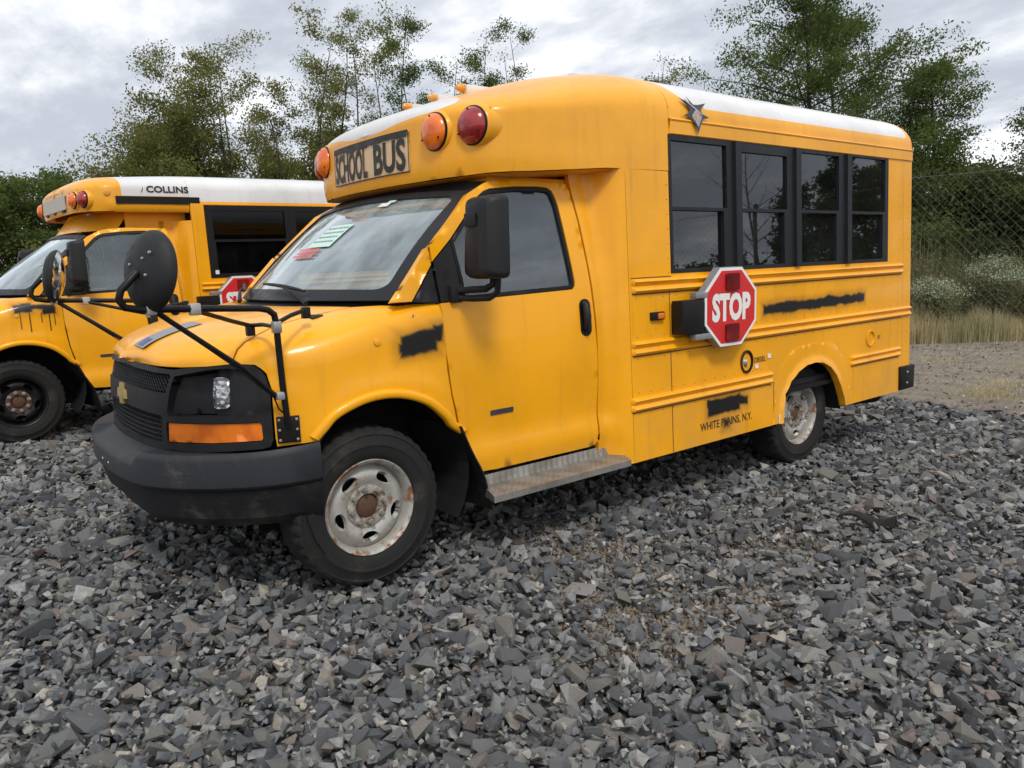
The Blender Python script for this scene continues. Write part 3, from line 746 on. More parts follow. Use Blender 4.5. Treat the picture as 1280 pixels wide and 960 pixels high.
def cab_door(root, sd, yellow='bus_yellow', hinge=None, ang=0.0):
    D = lambda a, b: door_s(a, b, sd)
    if hinge:
        Rz = Matrix.Rotation(ang, 4, 'Z'); h0 = Vector(hinge)
        D = lambda a, b: tuple(Rz @ (Vector(door_s(a, b, sd))-h0)+h0)
    Doff = lambda o: (lambda a, b: (lambda p: (p[0], p[1]-sd*o, p[2]))(D(a, b)))
    dr = panel('door', D, DOOR, [MAT[yellow]], root, holes=[DWIN], res=.04, depth=.045, shrink=.0035)
    sail = [(.408, 1.488), (.518, 1.583), (.535, 1.45), (.540, 1.39), (.538, 1.303), (.421, 1.300)]
    panel('sail_panel', D, sail, [MAT['black_plastic']], dr, res=.04, depth=.02, off=-.002)
    gp_ = [(.522, 1.585)] + DWIN[2:15] + [(.545, 1.302), (.545, 1.39)]
    panel('window_seal', D, inset(gp_, .001), [MAT['dark_trim']], dr, holes=[inset(gp_, .020)], res=.05, depth=.02, off=-.004)
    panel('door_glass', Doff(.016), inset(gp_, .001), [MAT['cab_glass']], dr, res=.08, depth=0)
    hd = panel('handle_recess', D, rrect(1.302, 1.058, 1.385, 1.262, .038), [MAT['dark_trim']], dr, res=.02, depth=.01, off=.002)
    hm = MB(); pa = Vector(D(1.335, 1.24)); pb = Vector(D(1.335, 1.10)); o_ = Vector((0, sd*.02, 0))
    hm.tube([pa, pa+o_-Vector((0, 0, .01)), (pa+pb)/2+o_*1.3, pb+o_, pb], [.016, .02, .022, .02, .016], 8)
    hm.lathe([(.012, 0), (.011, .006), (.0005, .007)], 'y', 12, c=Vector(D(1.35, 1.078))+Vector((0, sd*.004, 0)))
    hm.build('door_handle', [MAT['black_plastic']], dr, smooth=50)
    if sd < 0:
        bd = panel('badge', D, rrect(.672, .712, .818, .738, .006), [MAT['star_dark']], dr, res=.03, depth=.004, off=.004)
    return dr
def side_mirror(root, sd, yellow=False):
    mr = empty('side_mirror', (0, 0, 0)); mr.parent = root
    mb = MB(); prof = []
    # housing: rounded trapezoid shell, glass to the rear
    ring = rrect(-.115, -.19, .115, .19, .035, 5); rows = [(.0, .98), (.035, 1.0), (.075, .90), (.105, .72), (.115, .35)]
    c = Vector((.592, sd*1.185, 1.592)); vs, fs = [], []; n = len(ring)
    for dx, s_ in rows:
        for a, b in ring: vs.append((c.x-dx-.02*(b/.19)*(-1)*.4, c.y+a*s_*(1-.06*(b/.19)), c.z+b*(s_*.35+.65)))
    for i in range(len(rows)-1):
        for k in range(n): fs.append((i*n+k, i*n+(k+1) % n, (i+1)*n+(k+1) % n, (i+1)*n+k))
    fs.append(tuple((len(rows)-1)*n+k for k in range(n)))
    mb.add(vs, fs); mb.box((c.x-.118, c.y+sd*-.02, c.z+.08), (.012, .08, .06), .006)
    mb.build('mirror_housing', [MAT['black_plastic']], mr, smooth=42)
    g = MB(); g.add([(c.x+.001, c.y+a*.9, c.z+b*.92) for a, b in ring], [tuple(range(n))]); g.build('mirror_glass', [MAT['mirror_glass']], mr)
    ar = MB(); y0 = sd*.985
    ar.tube([(.505, y0, 1.345), (.535, sd*1.06, 1.352), (.565, sd*1.14, 1.355), (.585, sd*1.17, 1.375), (.59, sd*1.175, 1.42)], .017, 10)
    ar.tube([(.505, y0, 1.315), (.545, sd*1.07, 1.310), (.575, sd*1.15, 1.312), (.595, sd*1.19, 1.335), (.60, sd*1.195, 1.42)], .016, 10)
    ar.box((.50, sd*.99, 1.335), (.07, .04, .085), .012); ar.build('mirror_arm', [MAT['black_plastic']], mr, smooth=45)
    return mr
def cross_mirror(root, sd):
    m = empty('cross_view_mirror', (0, 0, 0)); m.parent = root
    Y = lambda y: sd*y
    def arc(pts, k=6):
        P_ = [Vector(p) for p in pts]; out = []
        for i in range(len(P_)-1):
            a = P_[max(i-1, 0)]; b, c = P_[i], P_[i+1]; d = P_[min(i+2, len(P_)-1)]
            for t in range(k): t /= k; out.append(.5*((2*b)+(c-a)*t+(2*a-5*b+4*c-d)*t*t+(3*b-a-3*c+d)*t**3))
        return out+[P_[-1]]
    t = MB()
    main = [(-.355, Y(.945), .82), (-.372, Y(.965), 1.0), (-.385, Y(.985), 1.19), (-.388, Y(.99), 1.262)] + [(-.395, Y(.992), 1.298), (-.42, Y(.995), 1.318), (-.46, Y(1.0), 1.327)] + [(-.70, Y(1.02), 1.342), (-.905, Y(1.05), 1.352), (-.955, Y(1.055), 1.362), (-.975, Y(1.06), 1.39), (-.965, Y(1.062), 1.425), (-.925, Y(1.06), 1.465), (-.905, Y(1.055), 1.485)]
    t.tube(main, .0135, 10); t.build('arm', [MAT['black_metal']], m, smooth=50)
    b1 = MB(); b1.tube([(-.86, Y(1.045), 1.35), (-.80, Y(1.02), 1.30), (-.52, Y(.97), 1.08), (-.40, Y(.955), .955)], .0105, 8); b1.build('brace', [MAT['black_metal']], m, smooth=50)
    b2 = MB(); b2.tube([(-.71, Y(1.02), 1.335), (-.58, Y(.90), 1.295), (-.52, Y(.85), 1.275), (-.415, Y(.762), 1.245)], .0095, 8)
    b2.tube([(-.415, Y(.762), 1.245), (-.39, Y(.85), 1.25), (-.386, Y(.985), 1.245)], .009, 8)
    b2.tube([(-.386, Y(.985), 1.26), (-.30, Y(.93), 1.285), (-.21, Y(.87), 1.300)], .010, 8)
    b2.build('brace', [MAT['black_metal']], m, smooth=50)
    wr = MB(); wr.tube([(-.355, Y(.955), .86), (-.395, Y(.96), .90), (-.41, Y(.958), .95), (-.55, Y(.985), 1.085), (-.70, Y(1.01), 1.21), (-.87, Y(1.05), 1.345), (-.90, Y(1.06), 1.40), (-.885, Y(1.055), 1.44)], .0035, 6); wr.build('heater_wire', [MAT['dark_trim']], m, smooth=60)
    for c, d in (((-.387, Y(.987), 1.245), (.035, .035, .05)), ((-.71, Y(1.02), 1.34), (.04, .035, .045)), ((-.87, Y(1.046), 1.352), (.035, .035, .045)), ((-.385, Y(.96), .955), (.035, .03, .035))):
        cl = MB(); cl.box(c, d, .006); cl.build('clamp', [MAT['bolt_metal']], m, smooth=40)
    for c in ((-.415, Y(.765), 1.225), (-.205, Y(.868), 1.288)):
        fb = MB(); fb.box(c, (.035, .03, .05), .005); fb.build('foot_bracket', [MAT['black_metal']], m, smooth=40)
    hp = MB(); pc, nn = nose_normal(cab, UX(-.345), .80, sd); R = Matrix.Rotation(math.atan2(nn.y, nn.x)-math.pi/2, 3, 'Z'); hp.box(pc+nn*.008, (.095, .016, .115), .003, R)
    for a, b in ((-1, -1), (-1, 0), (-1, 1), (1, -1), (1, 0), (1, 1)):
        hp.box(pc+nn*.018+R @ Vector((a*.036, 0, b*.044)), (.011, .006, .011), .002, R, 1)
    hp.build('hinge_plate', [MAT['black_metal'], MAT['bolt_metal']], m, smooth=40)
    # oval head: convex face looks back at the driver
    d = Vector((.80, -sd*.28, -.12)).normalized(); R = orient(d); c = Vector((-.855, Y(1.03), 1.488))
    hd = MB(); pr = [(.0005, -.052), (.06, -.048), (.11, -.036), (.140, -.016), (.150, .0), (.152, .010), (.146, .018)]
    tmp = MB(); tmp.lathe(pr, 'z', 48); hd.add([R @ Vector((v[0]*.93, v[1]*1.0, v[2]))+c for v in tmp.v], tmp.f); hs = hd.build('mirror_back', [MAT['black_plastic']], m, smooth=40)
    gl = MB(); tmp = MB(); tmp.lathe([(.0005, .055), (.06, .050), (.11, .036), (.145, .016)], 'z', 48); gl.add([R @ Vector((v[0]*.93, v[1], v[2]))+c for v in tmp.v], tmp.f); gl.build('mirror_glass', [MAT['mirror_glass']], m, smooth=60)
    for a, b in ((.045, .02), (-.03, .04), (-.05, -.02), (.02, -.045), (-.07, .06)):
        sc = MB(); tmp = MB(); tmp.lathe([(.006, 0), (.005, -.006), (.0005, -.007)], 'z', 8); sc.add([R @ (Vector(v)+Vector((a, b, -.047)))+c for v in tmp.v], tmp.f); sc.build('screw', [MAT['bolt_metal']], hs)
    return m
def rub_rail(parent, sd, x0, x1, z0, z1, mat='side_yellow', n=1):
    H = z1-z0; pr = [(0, 0), (.05, .014), (.20, .024), (.40, .013), (.47, .006), (.53, .006), (.60, .013), (.80, .024), (.95, .014), (1, 0)]
    mb = MB(); rows = []
    for x, k in ((x0, 0), (x0+.012, 1), (x1-.012, 1), (x1, 0)): rows.append([(x, sd*(body_y(z0+H*a)+b*k+.0005), z0+H*a) for a, b in pr])
    # straight lengths
    allr = [rows[0], rows[1]] + [[(x0+.012+(x1-x0-.024)*t/8, y, z) for _, y, z in rows[1]] for t in range(1, 8)] + [rows[2], rows[3]]
    m = len(pr); mb.add([p for r in allr for p in r], [(i*m+j, (i+1)*m+j, (i+1)*m+j+1, i*m+j+1) for i in range(len(allr)-1) for j in range(m-1)])
    return mb.build('rub_rail', [MAT[mat]], parent, smooth=35, fix=False)
def stop_arm(root, sd=-1, c=(2.415, 1.165, 1.155), r=.245):
    s = empty('stop_arm', (0, 0, 0)); s.parent = root; cx, cy, cz = c
    oct_ = [(r/math.cos(math.pi/8)*math.cos(math.radians(22.5+45*i)), r/math.cos(math.pi/8)*math.sin(math.radians(22.5+45*i))) for i in range(8)]
    # the blade hangs a little open: rotate about its hinge
    R = Matrix.Rotation(sd*math.radians(3), 3, 'Z')
    T = lambda a, b, d: tuple(Vector((cx, sd*cy, cz)) + R @ Vector((a, sd*d, b)))
    mb = MB(); mb.prism(oct_, T, -.055, -.004); bl = mb.build('sign_back', [MAT['steel_grey']], s, smooth=25)
    mb = MB(); mb.prism(inset(oct_, .004), T, -.004, 0.0); mb.build('sign_border', [MAT['sign_white']], bl, smooth=25)
    mb = MB(); mb.prism(inset(oct_, .022), T, 0.0, .0015); fc = mb.build('sign_face', [MAT['sign_red']], bl, smooth=25)
    lettering('stop_lettering', 'STOP', lambda a, b: T(-.180+.36*a, -.088+.176*b, .003), MAT['sign_white'], bl, bold=.05)
    for z in (.155, -.155):
        lm = MB(); lm.prism(rrect(-.06, z-.052, .06, z+.052, .012), T, 0, .016); lm.build('flasher', [MAT['dark_red_lens']], bl, smooth=30)
    bx_ = MB(); bx_.box((2.07+cx-2.415, sd*1.11, cz-.04), (.20, .085, .20), .008); bx_.box((2.20+cx-2.415, sd*1.112, cz-.04), (.08, .075, .17), .006); bx_.build('motor_box', [MAT['black_metal']], s, smooth=35)
    for dz in (.085, -.165):
        br = MB(); br.box((2.175+cx-2.415, sd*1.13, cz+dz), (.17, .05, .035), .005); br.build('hinge_bracket', [MAT['steel_grey']], s, smooth=35)
    return s
def warning_lamp(root, S, u, w_, sd, mat, fwd=.6, r=.088):
    p, n = nose_normal(S, u, w_, sd); d = (n*(1-fwd)+Vector((-1, 0, .02))*fwd).normalized(); R = orient(d)
    def put(name, prof, mt, par, seg=40):
        t = MB(); t.lathe(prof, 'z', seg); mb = MB(); mb.add([R @ Vector(v)+p for v in t.v], t.f); return mb.build(name, [mt], par, smooth=40)
    ln = put('warning_lamp', [(r+.003, -.02), (r+.004, .012), (r, .020), (r-.008, .030), (r*.75, .043), (r*.4, .053), (.0005, .056)], MAT[mat], root)
    put('lamp_rim', [(r+.008, -.02), (r+.0085, .010), (r+.004, .013)], MAT['dark_trim'], ln)
    put('lamp_pod', [(r+.034, -.09), (r+.022, -.02), (r+.016, -.004), (r+.010, .001), (r+.008, -.01)], MAT['cap_yellow'], ln)
    for k in range(3):
        a = math.radians(90+120*k); t = MB(); t.lathe([(.006, .0), (.005, .004), (.0005, .005)], 'z', 8); mb = MB()
        mb.add([R @ (Vector(v)+Vector((r*.86*math.cos(a), r*.86*math.sin(a), .036)))+p for v in t.v], t.f); mb.build('lens_screw', [MAT['dark_trim']], ln)
    return ln
def coach_window(root, sd, x0, x1, gx0, gx1, zt=2.14, mat='window_glass'):
    S = lambda a, b: body_s(a, b, sd)
    So = lambda o: (lambda a, b: (lambda p: (p[0], p[1]-sd*o, p[2]))(body_s(a, b, sd)))
    fr = panel('window', S, [(x0, 1.377), (x1, 1.377), (x1, 2.178), (x0, 2.178)], [MAT['frame_black']], root, holes=[[(gx0, 1.765), (gx1, 1.765), (gx1, zt), (gx0, zt)], [(gx0, 1.402), (gx1-.035, 1.402), (gx1-.035, 1.745), (gx0, 1.745)]], res=.12, depth=.03, off=.003, smooth=False)
    panel('pane', So(.014), [(gx0-.01, 1.757), (gx1+.01, 1.757), (gx1+.01, zt+.01), (gx0-.01, zt+.01)], [MAT[mat]], fr, res=.15, depth=0)
    panel('pane', So(.022), [(gx0-.01, 1.392), (gx1, 1.392), (gx1, 1.755), (gx0-.01, 1.755)], [MAT[mat]], fr, res=.15, depth=0)
    return fr
def rear_and_inside(root, zf=.52, seats=True, x_end=5.0):
    # profile of the coach section, driver sill over the roof to the passenger sill
    ur = _ur(x_end); prof = [roof(ur, z, -1) for z in np.linspace(.30, 2.25, 8)] + [roof(ur, 2.262+k, -1) for k in np.linspace(0, 1, 16)]
    prof = [(x_end, -body_y(z), z) for z in np.linspace(.295, 2.25, 8)] + prof[8:]
    prof = prof + [(x, -y, z) for x, y, z in prof[::-1][1:]]
    mb = MB(); cz = 1.3; rows = []
    for dx, s_ in ((-.002, 1.0), (.02, .995), (.04, .983), (.052, .965), (.056, .94)): rows.append([(x_end+dx, y*s_, cz+(z-cz)*s_) for _, y, z in prof])
    n = len(prof); mb.add([p for r in rows for p in r], [(i*n+j, (i+1)*n+j, (i+1)*n+j+1, i*n+j+1) for i in range(len(rows)-1) for j in range(n-1)] + [tuple((len(rows)-1)*n+j for j in range(n))])
    mb.build('rear_wall', [MAT['cap_yellow']], root, smooth=40)
    rb = MB(); rb.box((5.02, 0, .40), (.10, 2.16, .20), .015); rb.box((4.94, -1.065, .40), (.25, .07, .20), .012); rb.box((4.94, 1.065, .40), (.25, .07, .20), .012); bp = rb.build('rear_bumper', [MAT['black_metal']], root, smooth=35)
    for z in (.355, .445):
        b_ = MB(); b_.lathe([(.012, 0), (.010, -.006), (.0005, -.008)], 'y', 10, c=(4.93, -1.101, z)); b_.build('bolt', [MAT['bolt_metal']], bp)
    ch = MB(); ch.box((1.9, 0, .40), (4.9, .95, .16), .02); ch.box((3.53, 0, .30), (.14, 1.5, .14), .02); ch.box((0, 0, .38), (.12, 1.5, .12), .02)
    ch.box((-.25, 0, .62), (.75, 1.05, .50), .03); ch.box((2.3, .75, .40), (1.0, .45, .2), .03); ch.box((3.3, 0, .50), (3.5, 2.08, .03)); ch.build('chassis', [MAT['chassis_dark']], root)  # first box is a dark filler added in the engine bay to block light
    ex = MB(); ex.tube([(4.35, -.72, .27), (4.85, -.86, .255)], .085, 14); ex.build('tailpipe_box', [MAT['chassis_dark']], root, smooth=40)
    it = MB(); it.box((3.3, 0, zf+.02), (3.4, 2.0, .04)); it.box((1.12, 0, .50), (.95, 1.80, .06)); it.box((1.62, .45, 1.35), (.03, 1.0, 1.5)); it.box((1.60, -.70, 1.20), (.03, .3, 1.2))
    it.build('cabin_floor', [MAT['interior_dark']], root)
    db = MB(); db.box((.32, 0, 1.13), (.42, 1.72, .26), .06); db.box((.05, 0, 1.22), (.4, 1.6, .10), .03); db.build('dashboard', [MAT['interior_dark']], root, smooth=40)
    sw = MB(); R = Matrix.Rotation(math.radians(-62), 3, 'Y'); c = Vector((.66, -.42, 1.22))
    ring = [c+R @ Vector((.19*math.cos(t), .19*math.sin(t), 0)) for t in np.linspace(0, 2*math.pi, 33)]; sw.tube(ring, .014, 8, cap=False)
    for a in (0, 2.2, 4.1): sw.tube([c, c+R @ Vector((.185*math.cos(a), .185*math.sin(a), 0))], .016, 6)
    sw.tube([c, c+R @ Vector((0, 0, -.3))], .03, 8); sw.build('steering_wheel', [MAT['dark_trim']], root, smooth=50)
    def seat(x, y, w_, zb, hb, hd=False):
        s = MB(); s.box((x, y, zb+.38), (.50, w_, .16), .05); s.box((x+.27, y, zb+.38+hb/2), (.14, w_, hb), .05, None)
        if hd: s.box((x+.31, y, zb+.50+hb), (.10, .26, .20), .04); s.box((x, y, zb+.15), (.4, .4, .3))
        else: s.box((x, y, zb+.16), (.06, w_*.8, .3))
        s.build('seat', [MAT['seat_vinyl']], root, smooth=40)
    seat(1.02, -.45, .52, .55, .70, True); seat(1.02, .45, .52, .55, .70, True)
    if seats:
        for i in range(4):
            for y in (-.52, .52): seat(2.25+.68*i, y, .86, zf+.02, .66)
# ------------------------------------------------------------------ the coach body of the near bus
RAKE = math.atan(.02747)
def transition(root, sd, mat):
    def T(a, b):
        yd = abs(door_s(min(a, 1.6), b, sd)[1]); k = sstep(1.475, 1.61, a); ridge = .012*math.exp(-((a-1.485)/.02)**2)
        return (a, sd*(yd+(body_y(b)-yd)*k-ridge), b)
    panel('corner_panel', T, [(1.432, .45), (1.432, .405), (1.46, .31), (1.622, .295), (1.622, 1.966), (1.36, 1.966), (1.372, 1.85), (1.392, 1.67), (1.414, 1.34), (1.425, 1.1)], [MAT[mat]], root, res=.03, depth=.03)
def body_side(root, sd, main=True):
    S = lambda a, b: body_s(a, b, sd)
    rarch = [(3.93, .297), (3.915, .36), (3.862, .47), (3.80, .56), (3.72, .63), (3.62, .672), (3.51, .688), (3.40, .680), (3.29, .645), (3.20, .585), (3.13, .50), (3.10, .40), (3.096, .297)]
    out = [(1.626, .295), (1.626, 1.966), (2.0, 1.966), (2.0, 2.19), (4.87, 2.19), (4.87, .297)] + rarch
    mt = 'side_yellow' if sd < 0 else 'bus_yellow'
    sp = panel('side_panel', S, out, [MAT[mt]], root, holes=[[(1.985, 1.376), (4.615, 1.376), (4.615, 2.179), (1.985, 2.179)]], res=.10, depth=.03)
    panel('corner_post', S, [(4.874, .50), (4.874, 2.19), (5.0, 2.19), (5.0, .50)], [MAT['bus_yellow']], root, res=.10, depth=.02)
    for x0, x1, z0, z1 in ((1.645, 4.855, 1.272, 1.356), (1.63, 5.0, .918, 1.0), (1.612, 3.0, .593, .674), (4.04, 4.825, .594, .672)):
        rub_rail(sp, sd, x0, x1, z0, z1, mt)
    gx = [(2.0, 2.535, 2.145), (2.682, 3.20, 2.118), (3.352, 3.87, 2.155), (4.03, 4.56, 2.165)]; bx_ = [1.987, 2.605, 3.285, 3.96, 4.613]
    for i in range(4):
        coach_window(root, sd, bx_[i]+.001, bx_[i+1]-.001, gx[i][0]+.012, gx[i][1], gx[i][2])
        if i:
            mu = MB(); x = bx_[i]+.03
            mu.prism([(x-.034, -.004), (x-.03, .022), (x+.03, .022), (x+.034, -.004)], lambda a, b, d: (a, sd*(body_y(d)+b), d), 1.38, 2.176); mu.build('mullion', [MAT['frame_black']], root, smooth=30)
    panel('drip_rail', S, [(2.003, 2.182), (5.0, 2.182), (5.0, 2.262), (2.003, 2.262)], [MAT['cap_yellow']], root, res=.10, depth=.022, off=.010)
    gl_ = MB(); gl_.tube([(x, sd*(body_y(2.262)+.008), 2.262) for x in np.linspace(2.003, 5.0, 12)], .009, 6); gl_.build('gutter', [MAT['cap_yellow']], root, smooth=50)
    # rivets
    rv = MB()
    def rivet(x, z):
        y = body_y(z); r = .0045; rv.add([(x-r, sd*y, z), (x+r, sd*y, z), (x, sd*y, z-r), (x, sd*y, z+r), (x, sd*(y+.0028), z)], [(0, 2, 4), (2, 1, 4), (1, 3, 4), (3, 0, 4)])
    for z in np.arange(.36, 1.96, .085):
        for x in (1.965, 4.80, 4.95): rivet(x, z)
    for x in np.arange(1.68, 4.8, .115):
        for z in (1.245, .895, 1.022): rivet(x, z)
    for x in np.arange(1.68, 3.0, .10): rivet(x, .575); rivet(x, .70)
    for x in np.arange(2.05, 5.0, .14): rivet(x, 2.198)
    rv.build('rivets', [MAT['seam_dark']], sp, fix=False, kind='stuff')
    # sheet seams with old sealant
    sm = MB()
    for (x0, z0, x1, z1) in ((1.965, .30, 1.965, 1.27), (3.02, .30, 3.02, .60), (1.65, 1.268, 4.85, 1.268), (1.64, .913, 4.85, .913), (1.62, .588, 2.99, .588), (4.05, .589, 4.82, .589), (1.64, 1.36, 1.985, 1.36)):
        d = Vector((x1-x0, z1-z0)).normalized(); n_ = Vector((-d.y, d.x))*.0032
        q = [(x0+n_.x, z0+n_.y), (x1+n_.x, z1+n_.y), (x1-n_.x, z1-n_.y), (x0-n_.x, z0-n_.y)]; sm.add([(a, sd*(body_y(b)+.0012), b) for a, b in q], [(0, 1, 2, 3)])
    sm.build('sheet_seam', [MAT['seam_dark']], sp, fix=False)
    # wheel-arch moulding: raised patch with a rolled lip
    def flare(a, b):
        d = math.hypot((a-3.51)/1.0, (b-.27)/1.0); e = min(1, max(0, (.60-d)/.06)); lip = .022*math.exp(-((d-.428)/.014)**2) if d > .428 else .022
        return (a, sd*(body_y(b)+.004*sstep(0, 1, e)+lip+.001), b)
    outer = [(3.01, .299), (3.02, .42), (3.045, .55), (3.10, .66), (3.17, .745), (3.24, .79), (3.34, .812), (3.55, .818), (3.74, .806), (3.80, .79), (3.86, .75), (3.93, .683), (3.985, .60), (4.01, .50), (4.02, .40), (4.025, .299)]
    panel('arch_moulding', flare, outer + [(3.926, .299), (3.91, .36), (3.857, .468), (3.795, .556), (3.717, .625), (3.62, .667), (3.51, .683), (3.40, .675), (3.292, .640), (3.205, .582), (3.135, .498), (3.105, .40), (3.10, .299)], [MAT[mt]], root, res=.025, depth=.045)
    wl = MB(); wl.grid(lambda a, b: (3.51+.43*math.cos(math.radians(180*a)), sd*(1.06-.45*b), .27+.43*math.sin(math.radians(180*a))), 18, 2); wl.grid(lambda a, b: (3.0+a*1.0, sd*.60, .25+b*.5), 2, 2); wl.build('wheel_well', [MAT['chassis_dark']], root, fix=False)
    return sp
def round_boss(parent, sd, x, z, r, mat, recess, name):
    mb = MB(); mb.lathe([(r, 0), (r*.97, .010), (r*.82, .010), (r*.75, -.004), (r*.72, -.04 if recess else -.012), (.0005, -.045 if recess else -.014)], 'y', 28)
    pts = [(v[0]*(.85 if recess else 1)+x, sd*(body_y(z)+v[1]+.001), v[2]+z) for v in mb.v]; o = MB(); o.add(pts, mb.f); return o.build(name, [MAT[mat]], parent, smooth=35)
def add_roof(root, x0=2.0, x1=5.0, split=True):
    u0, u1 = _ur(x0), _ur(x1)
    white = [(_ur(2.06), 3.30), (_ur(2.06), 2.75), (_ur(2.085), 2.60), (_ur(2.11), 2.52), (_ur(2.17), 2.435), (_ur(2.25), 2.385), (_ur(2.36), 2.368), (u1-.10, 2.380), (u1-.06, 2.40), (u1-.05, 2.46), (u1-.05, 3.30)]
    panel('roof', roof, [(u0+.003, 2.264), (u1, 2.264), (u1, 3.2599), (u0+.003, 3.2599)], [MAT['cap_yellow'], MAT['white_roof']], root, res=.075, depth=.01, mirror=True, inside=(None, 0, 1.5), zones=[(white, 1)])
# ------------------------------------------------------------------ near bus
bus = empty('school_bus', (0, 0, 0), (0, -RAKE, 0), label='yellow school bus with rusty silver rims and SCHOOL BUS sign, on crushed stone', category='bus', group='short school buses parked on the stone yard'); bus.scale = (1.002, 1, .9885)
hood, wshield, grille, bumper = cab_front(bus, [MAT['fender_yellow'], MAT['bus_yellow']])
for sd in (-1, 1):
    cab_door(bus, sd); cross_mirror(bus, sd); transition(bus, sd, 'bus_yellow')
side_mirror(bus, -1)
side = body_side(bus, -1); body_side(bus, 1)
# front cap
capb = [(0, 1.915), (.45, 1.915), (_ur(.72), 1.918), (_ur(.80), 1.924), (_ur(1.0), 1.932), (_ur(1.3), 1.952), (_ur(1.5), 1.966), (_ur(1.998), 1.970)]
wz = [(.0, 3.25), (.0, 2.52), (.15, 2.52), (.37, 2.55), (.644, 2.52), (.74, 2.535), (.86, 2.60), (.95, 2.72), (1.03, 2.90), (1.12, 3.06), (1.25, 3.15), (1.25, 3.25)]
roofz = lambda u, w_, sd=-1: roof(u, w_, sd)
cap = panel('front_cap', roof, capb + [(_ur(1.998), 3.2599), (_ur(1.5), 3.23), (_ur(1.0), 3.21), (_ur(.7), 3.205), (0, 3.2)], [MAT['cap_yellow'], MAT['white_roof']], bus, res=.04, depth=.03, mirror=True, inside=(1.4, 0, 1.95), zones=[(wz, 1)])
def under(u, k, sd=-1):
    x, y, z = roof(u, 1.915 if u < _ur(.7) else float(np.interp(u, [p[0] for p in capb], [p[1] for p in capb])), sd); s_ = 1-.24*k
    return (x+(.20*k if x < .8 else .20*k*max(0, 1-(x-.8)/.4)), y*s_, z-.004-.02*k)
panel('cap_soffit', under, [(0, .01), (_ur(1.55), .01), (_ur(1.55), 1), (0, 1)], [MAT['cap_yellow']], bus, res=.06, depth=0, mirror=True, inside=(None, 0, 3.0))
hd = MB(); hd.grid(lambda a, b: (lambda p: (p[0]+.02+.05*b, p[1], p[2]-.05+.09*b))(shield(-1+2*a, 1.0)), 24, 2); hd.build('header_panel', [MAT['frame_black']], bus, fix=False)
add_roof(bus)
cr = MB(); cr.box((1.20, 0, 1.888), (.74, 1.66, .07), .03); cr.build('cab_roof', [MAT['bus_yellow']], bus, smooth=40)
# SCHOOL BUS sign
def sign_s(a, b, o=.006):
    u = abs(a); p, n = nose_normal(roof, max(u, .004), b, -1 if a >= 0 else 1); return tuple(p+n*o)
sb = panel('sign_board', lambda a, b: sign_s(a, b, .005), rrect(-.436, 1.972, .432, 2.192, .012), [MAT['sign_beige']], cap, res=.04, depth=.004, inside=(2, 0, 2))
bo_ = MB()
ro = rrect(-.436, 1.972, .432, 2.192, .012); ri = inset(ro, .006)
nr = len(ro); bo_.add([sign_s(a, b, .0075) for a, b in subdiv(ro, .03)], []); bo_.v = []; A_ = subdiv(ro, .05)
for i in range(nr):
    a0, a1, b1, b0 = ro[i], ro[(i+1) % nr], ri[(i+1) % nr], ri[i]; k = max(1, int(math.dist(a0, a1)/.05))
    for t in range(k):
        f = lambda p, q, s_: (p[0]+(q[0]-p[0])*s_, p[1]+(q[1]-p[1])*s_)
        bo_.add([sign_s(*f(a0, a1, t/k), .0075), sign_s(*f(a0, a1, (t+1)/k), .0075), sign_s(*f(b0, b1, (t+1)/k), .0075), sign_s(*f(b0, b1, t/k), .0075)], [(0, 1, 2, 3)])
bo_.build('sign_edge', [MAT['sign_black']], sb, fix=False)
# words read from the passenger side to the driver side when facing the bus
lettering('school_lettering', 'SCHOOL', lambda a, b: sign_s(-.412+.435*a, 1.984+.170*b, .009), MAT['sign_black'], sb, bold=.030)
lettering('bus_lettering', 'BUS', lambda a, b: sign_s(.096+.31*a, 1.984+.170*b, .009), MAT['sign_black'], sb, bold=.030)
random.seed(4); tp = MB(); k = 40
lo = [2.162-.010*mnoise.noise(Vector((i*.35, 3, 0)))-.012*(1 if 9 < i < 22 else .4) for i in range(k+1)]
for i in range(k):
    a0, a1 = -.425+.848*i/k, -.425+.848*(i+1)/k; tp.add([sign_s(a0, lo[i], .0105), sign_s(a1, lo[i+1], .0105), sign_s(a1, 2.187, .0105), sign_s(a0, 2.187, .0105)], [(0, 1, 2, 3)])
tp.build('tape_strip', [MAT['sign_black']], sb, fix=False)
for sd in (-1, 1):
    warning_lamp(bus, roof, .636, 2.150, sd, 'amber_lens'); warning_lamp(bus, roof, .866, 2.155, sd, 'red_lens', .62)
p, n = nose_normal(roof, .957, 2.27, -1); kn = MB(); t_ = MB(); t_.lathe([(.012, 0), (.011, .006), (.0005, .008)], 'z', 12); R = orient(n); kn.add([R @ Vector(v)+p for v in t_.v], t_.f); kn.build('cap_plug', [MAT['seam_dark']], cap, smooth=40)
for y, x in ((-.3, 1.08), (0, 1.085), (.3, 1.09)):
    zt_ = 2.452; c_ = MB(); c_.lathe([(.0005, -.040), (.014, -.036), (.022, -.02), (.025, .02)], 'x', 16, c=(x, y, zt_+.022)); lm = c_.build('clearance_lamp', [MAT['clearance_amber']], cap, smooth=40)
    h_ = MB(); h_.box((x+.11, y, zt_+.012), (.20, .075, .06), .02); h_.build('lamp_housing', [MAT['white_roof']], lm, smooth=40)
ht = MB(); ht.box((2.25, 0, 2.63), (.62, .62, .07), .025); ht.build('roof_hatch', [MAT['white_roof']], bus, smooth=40)
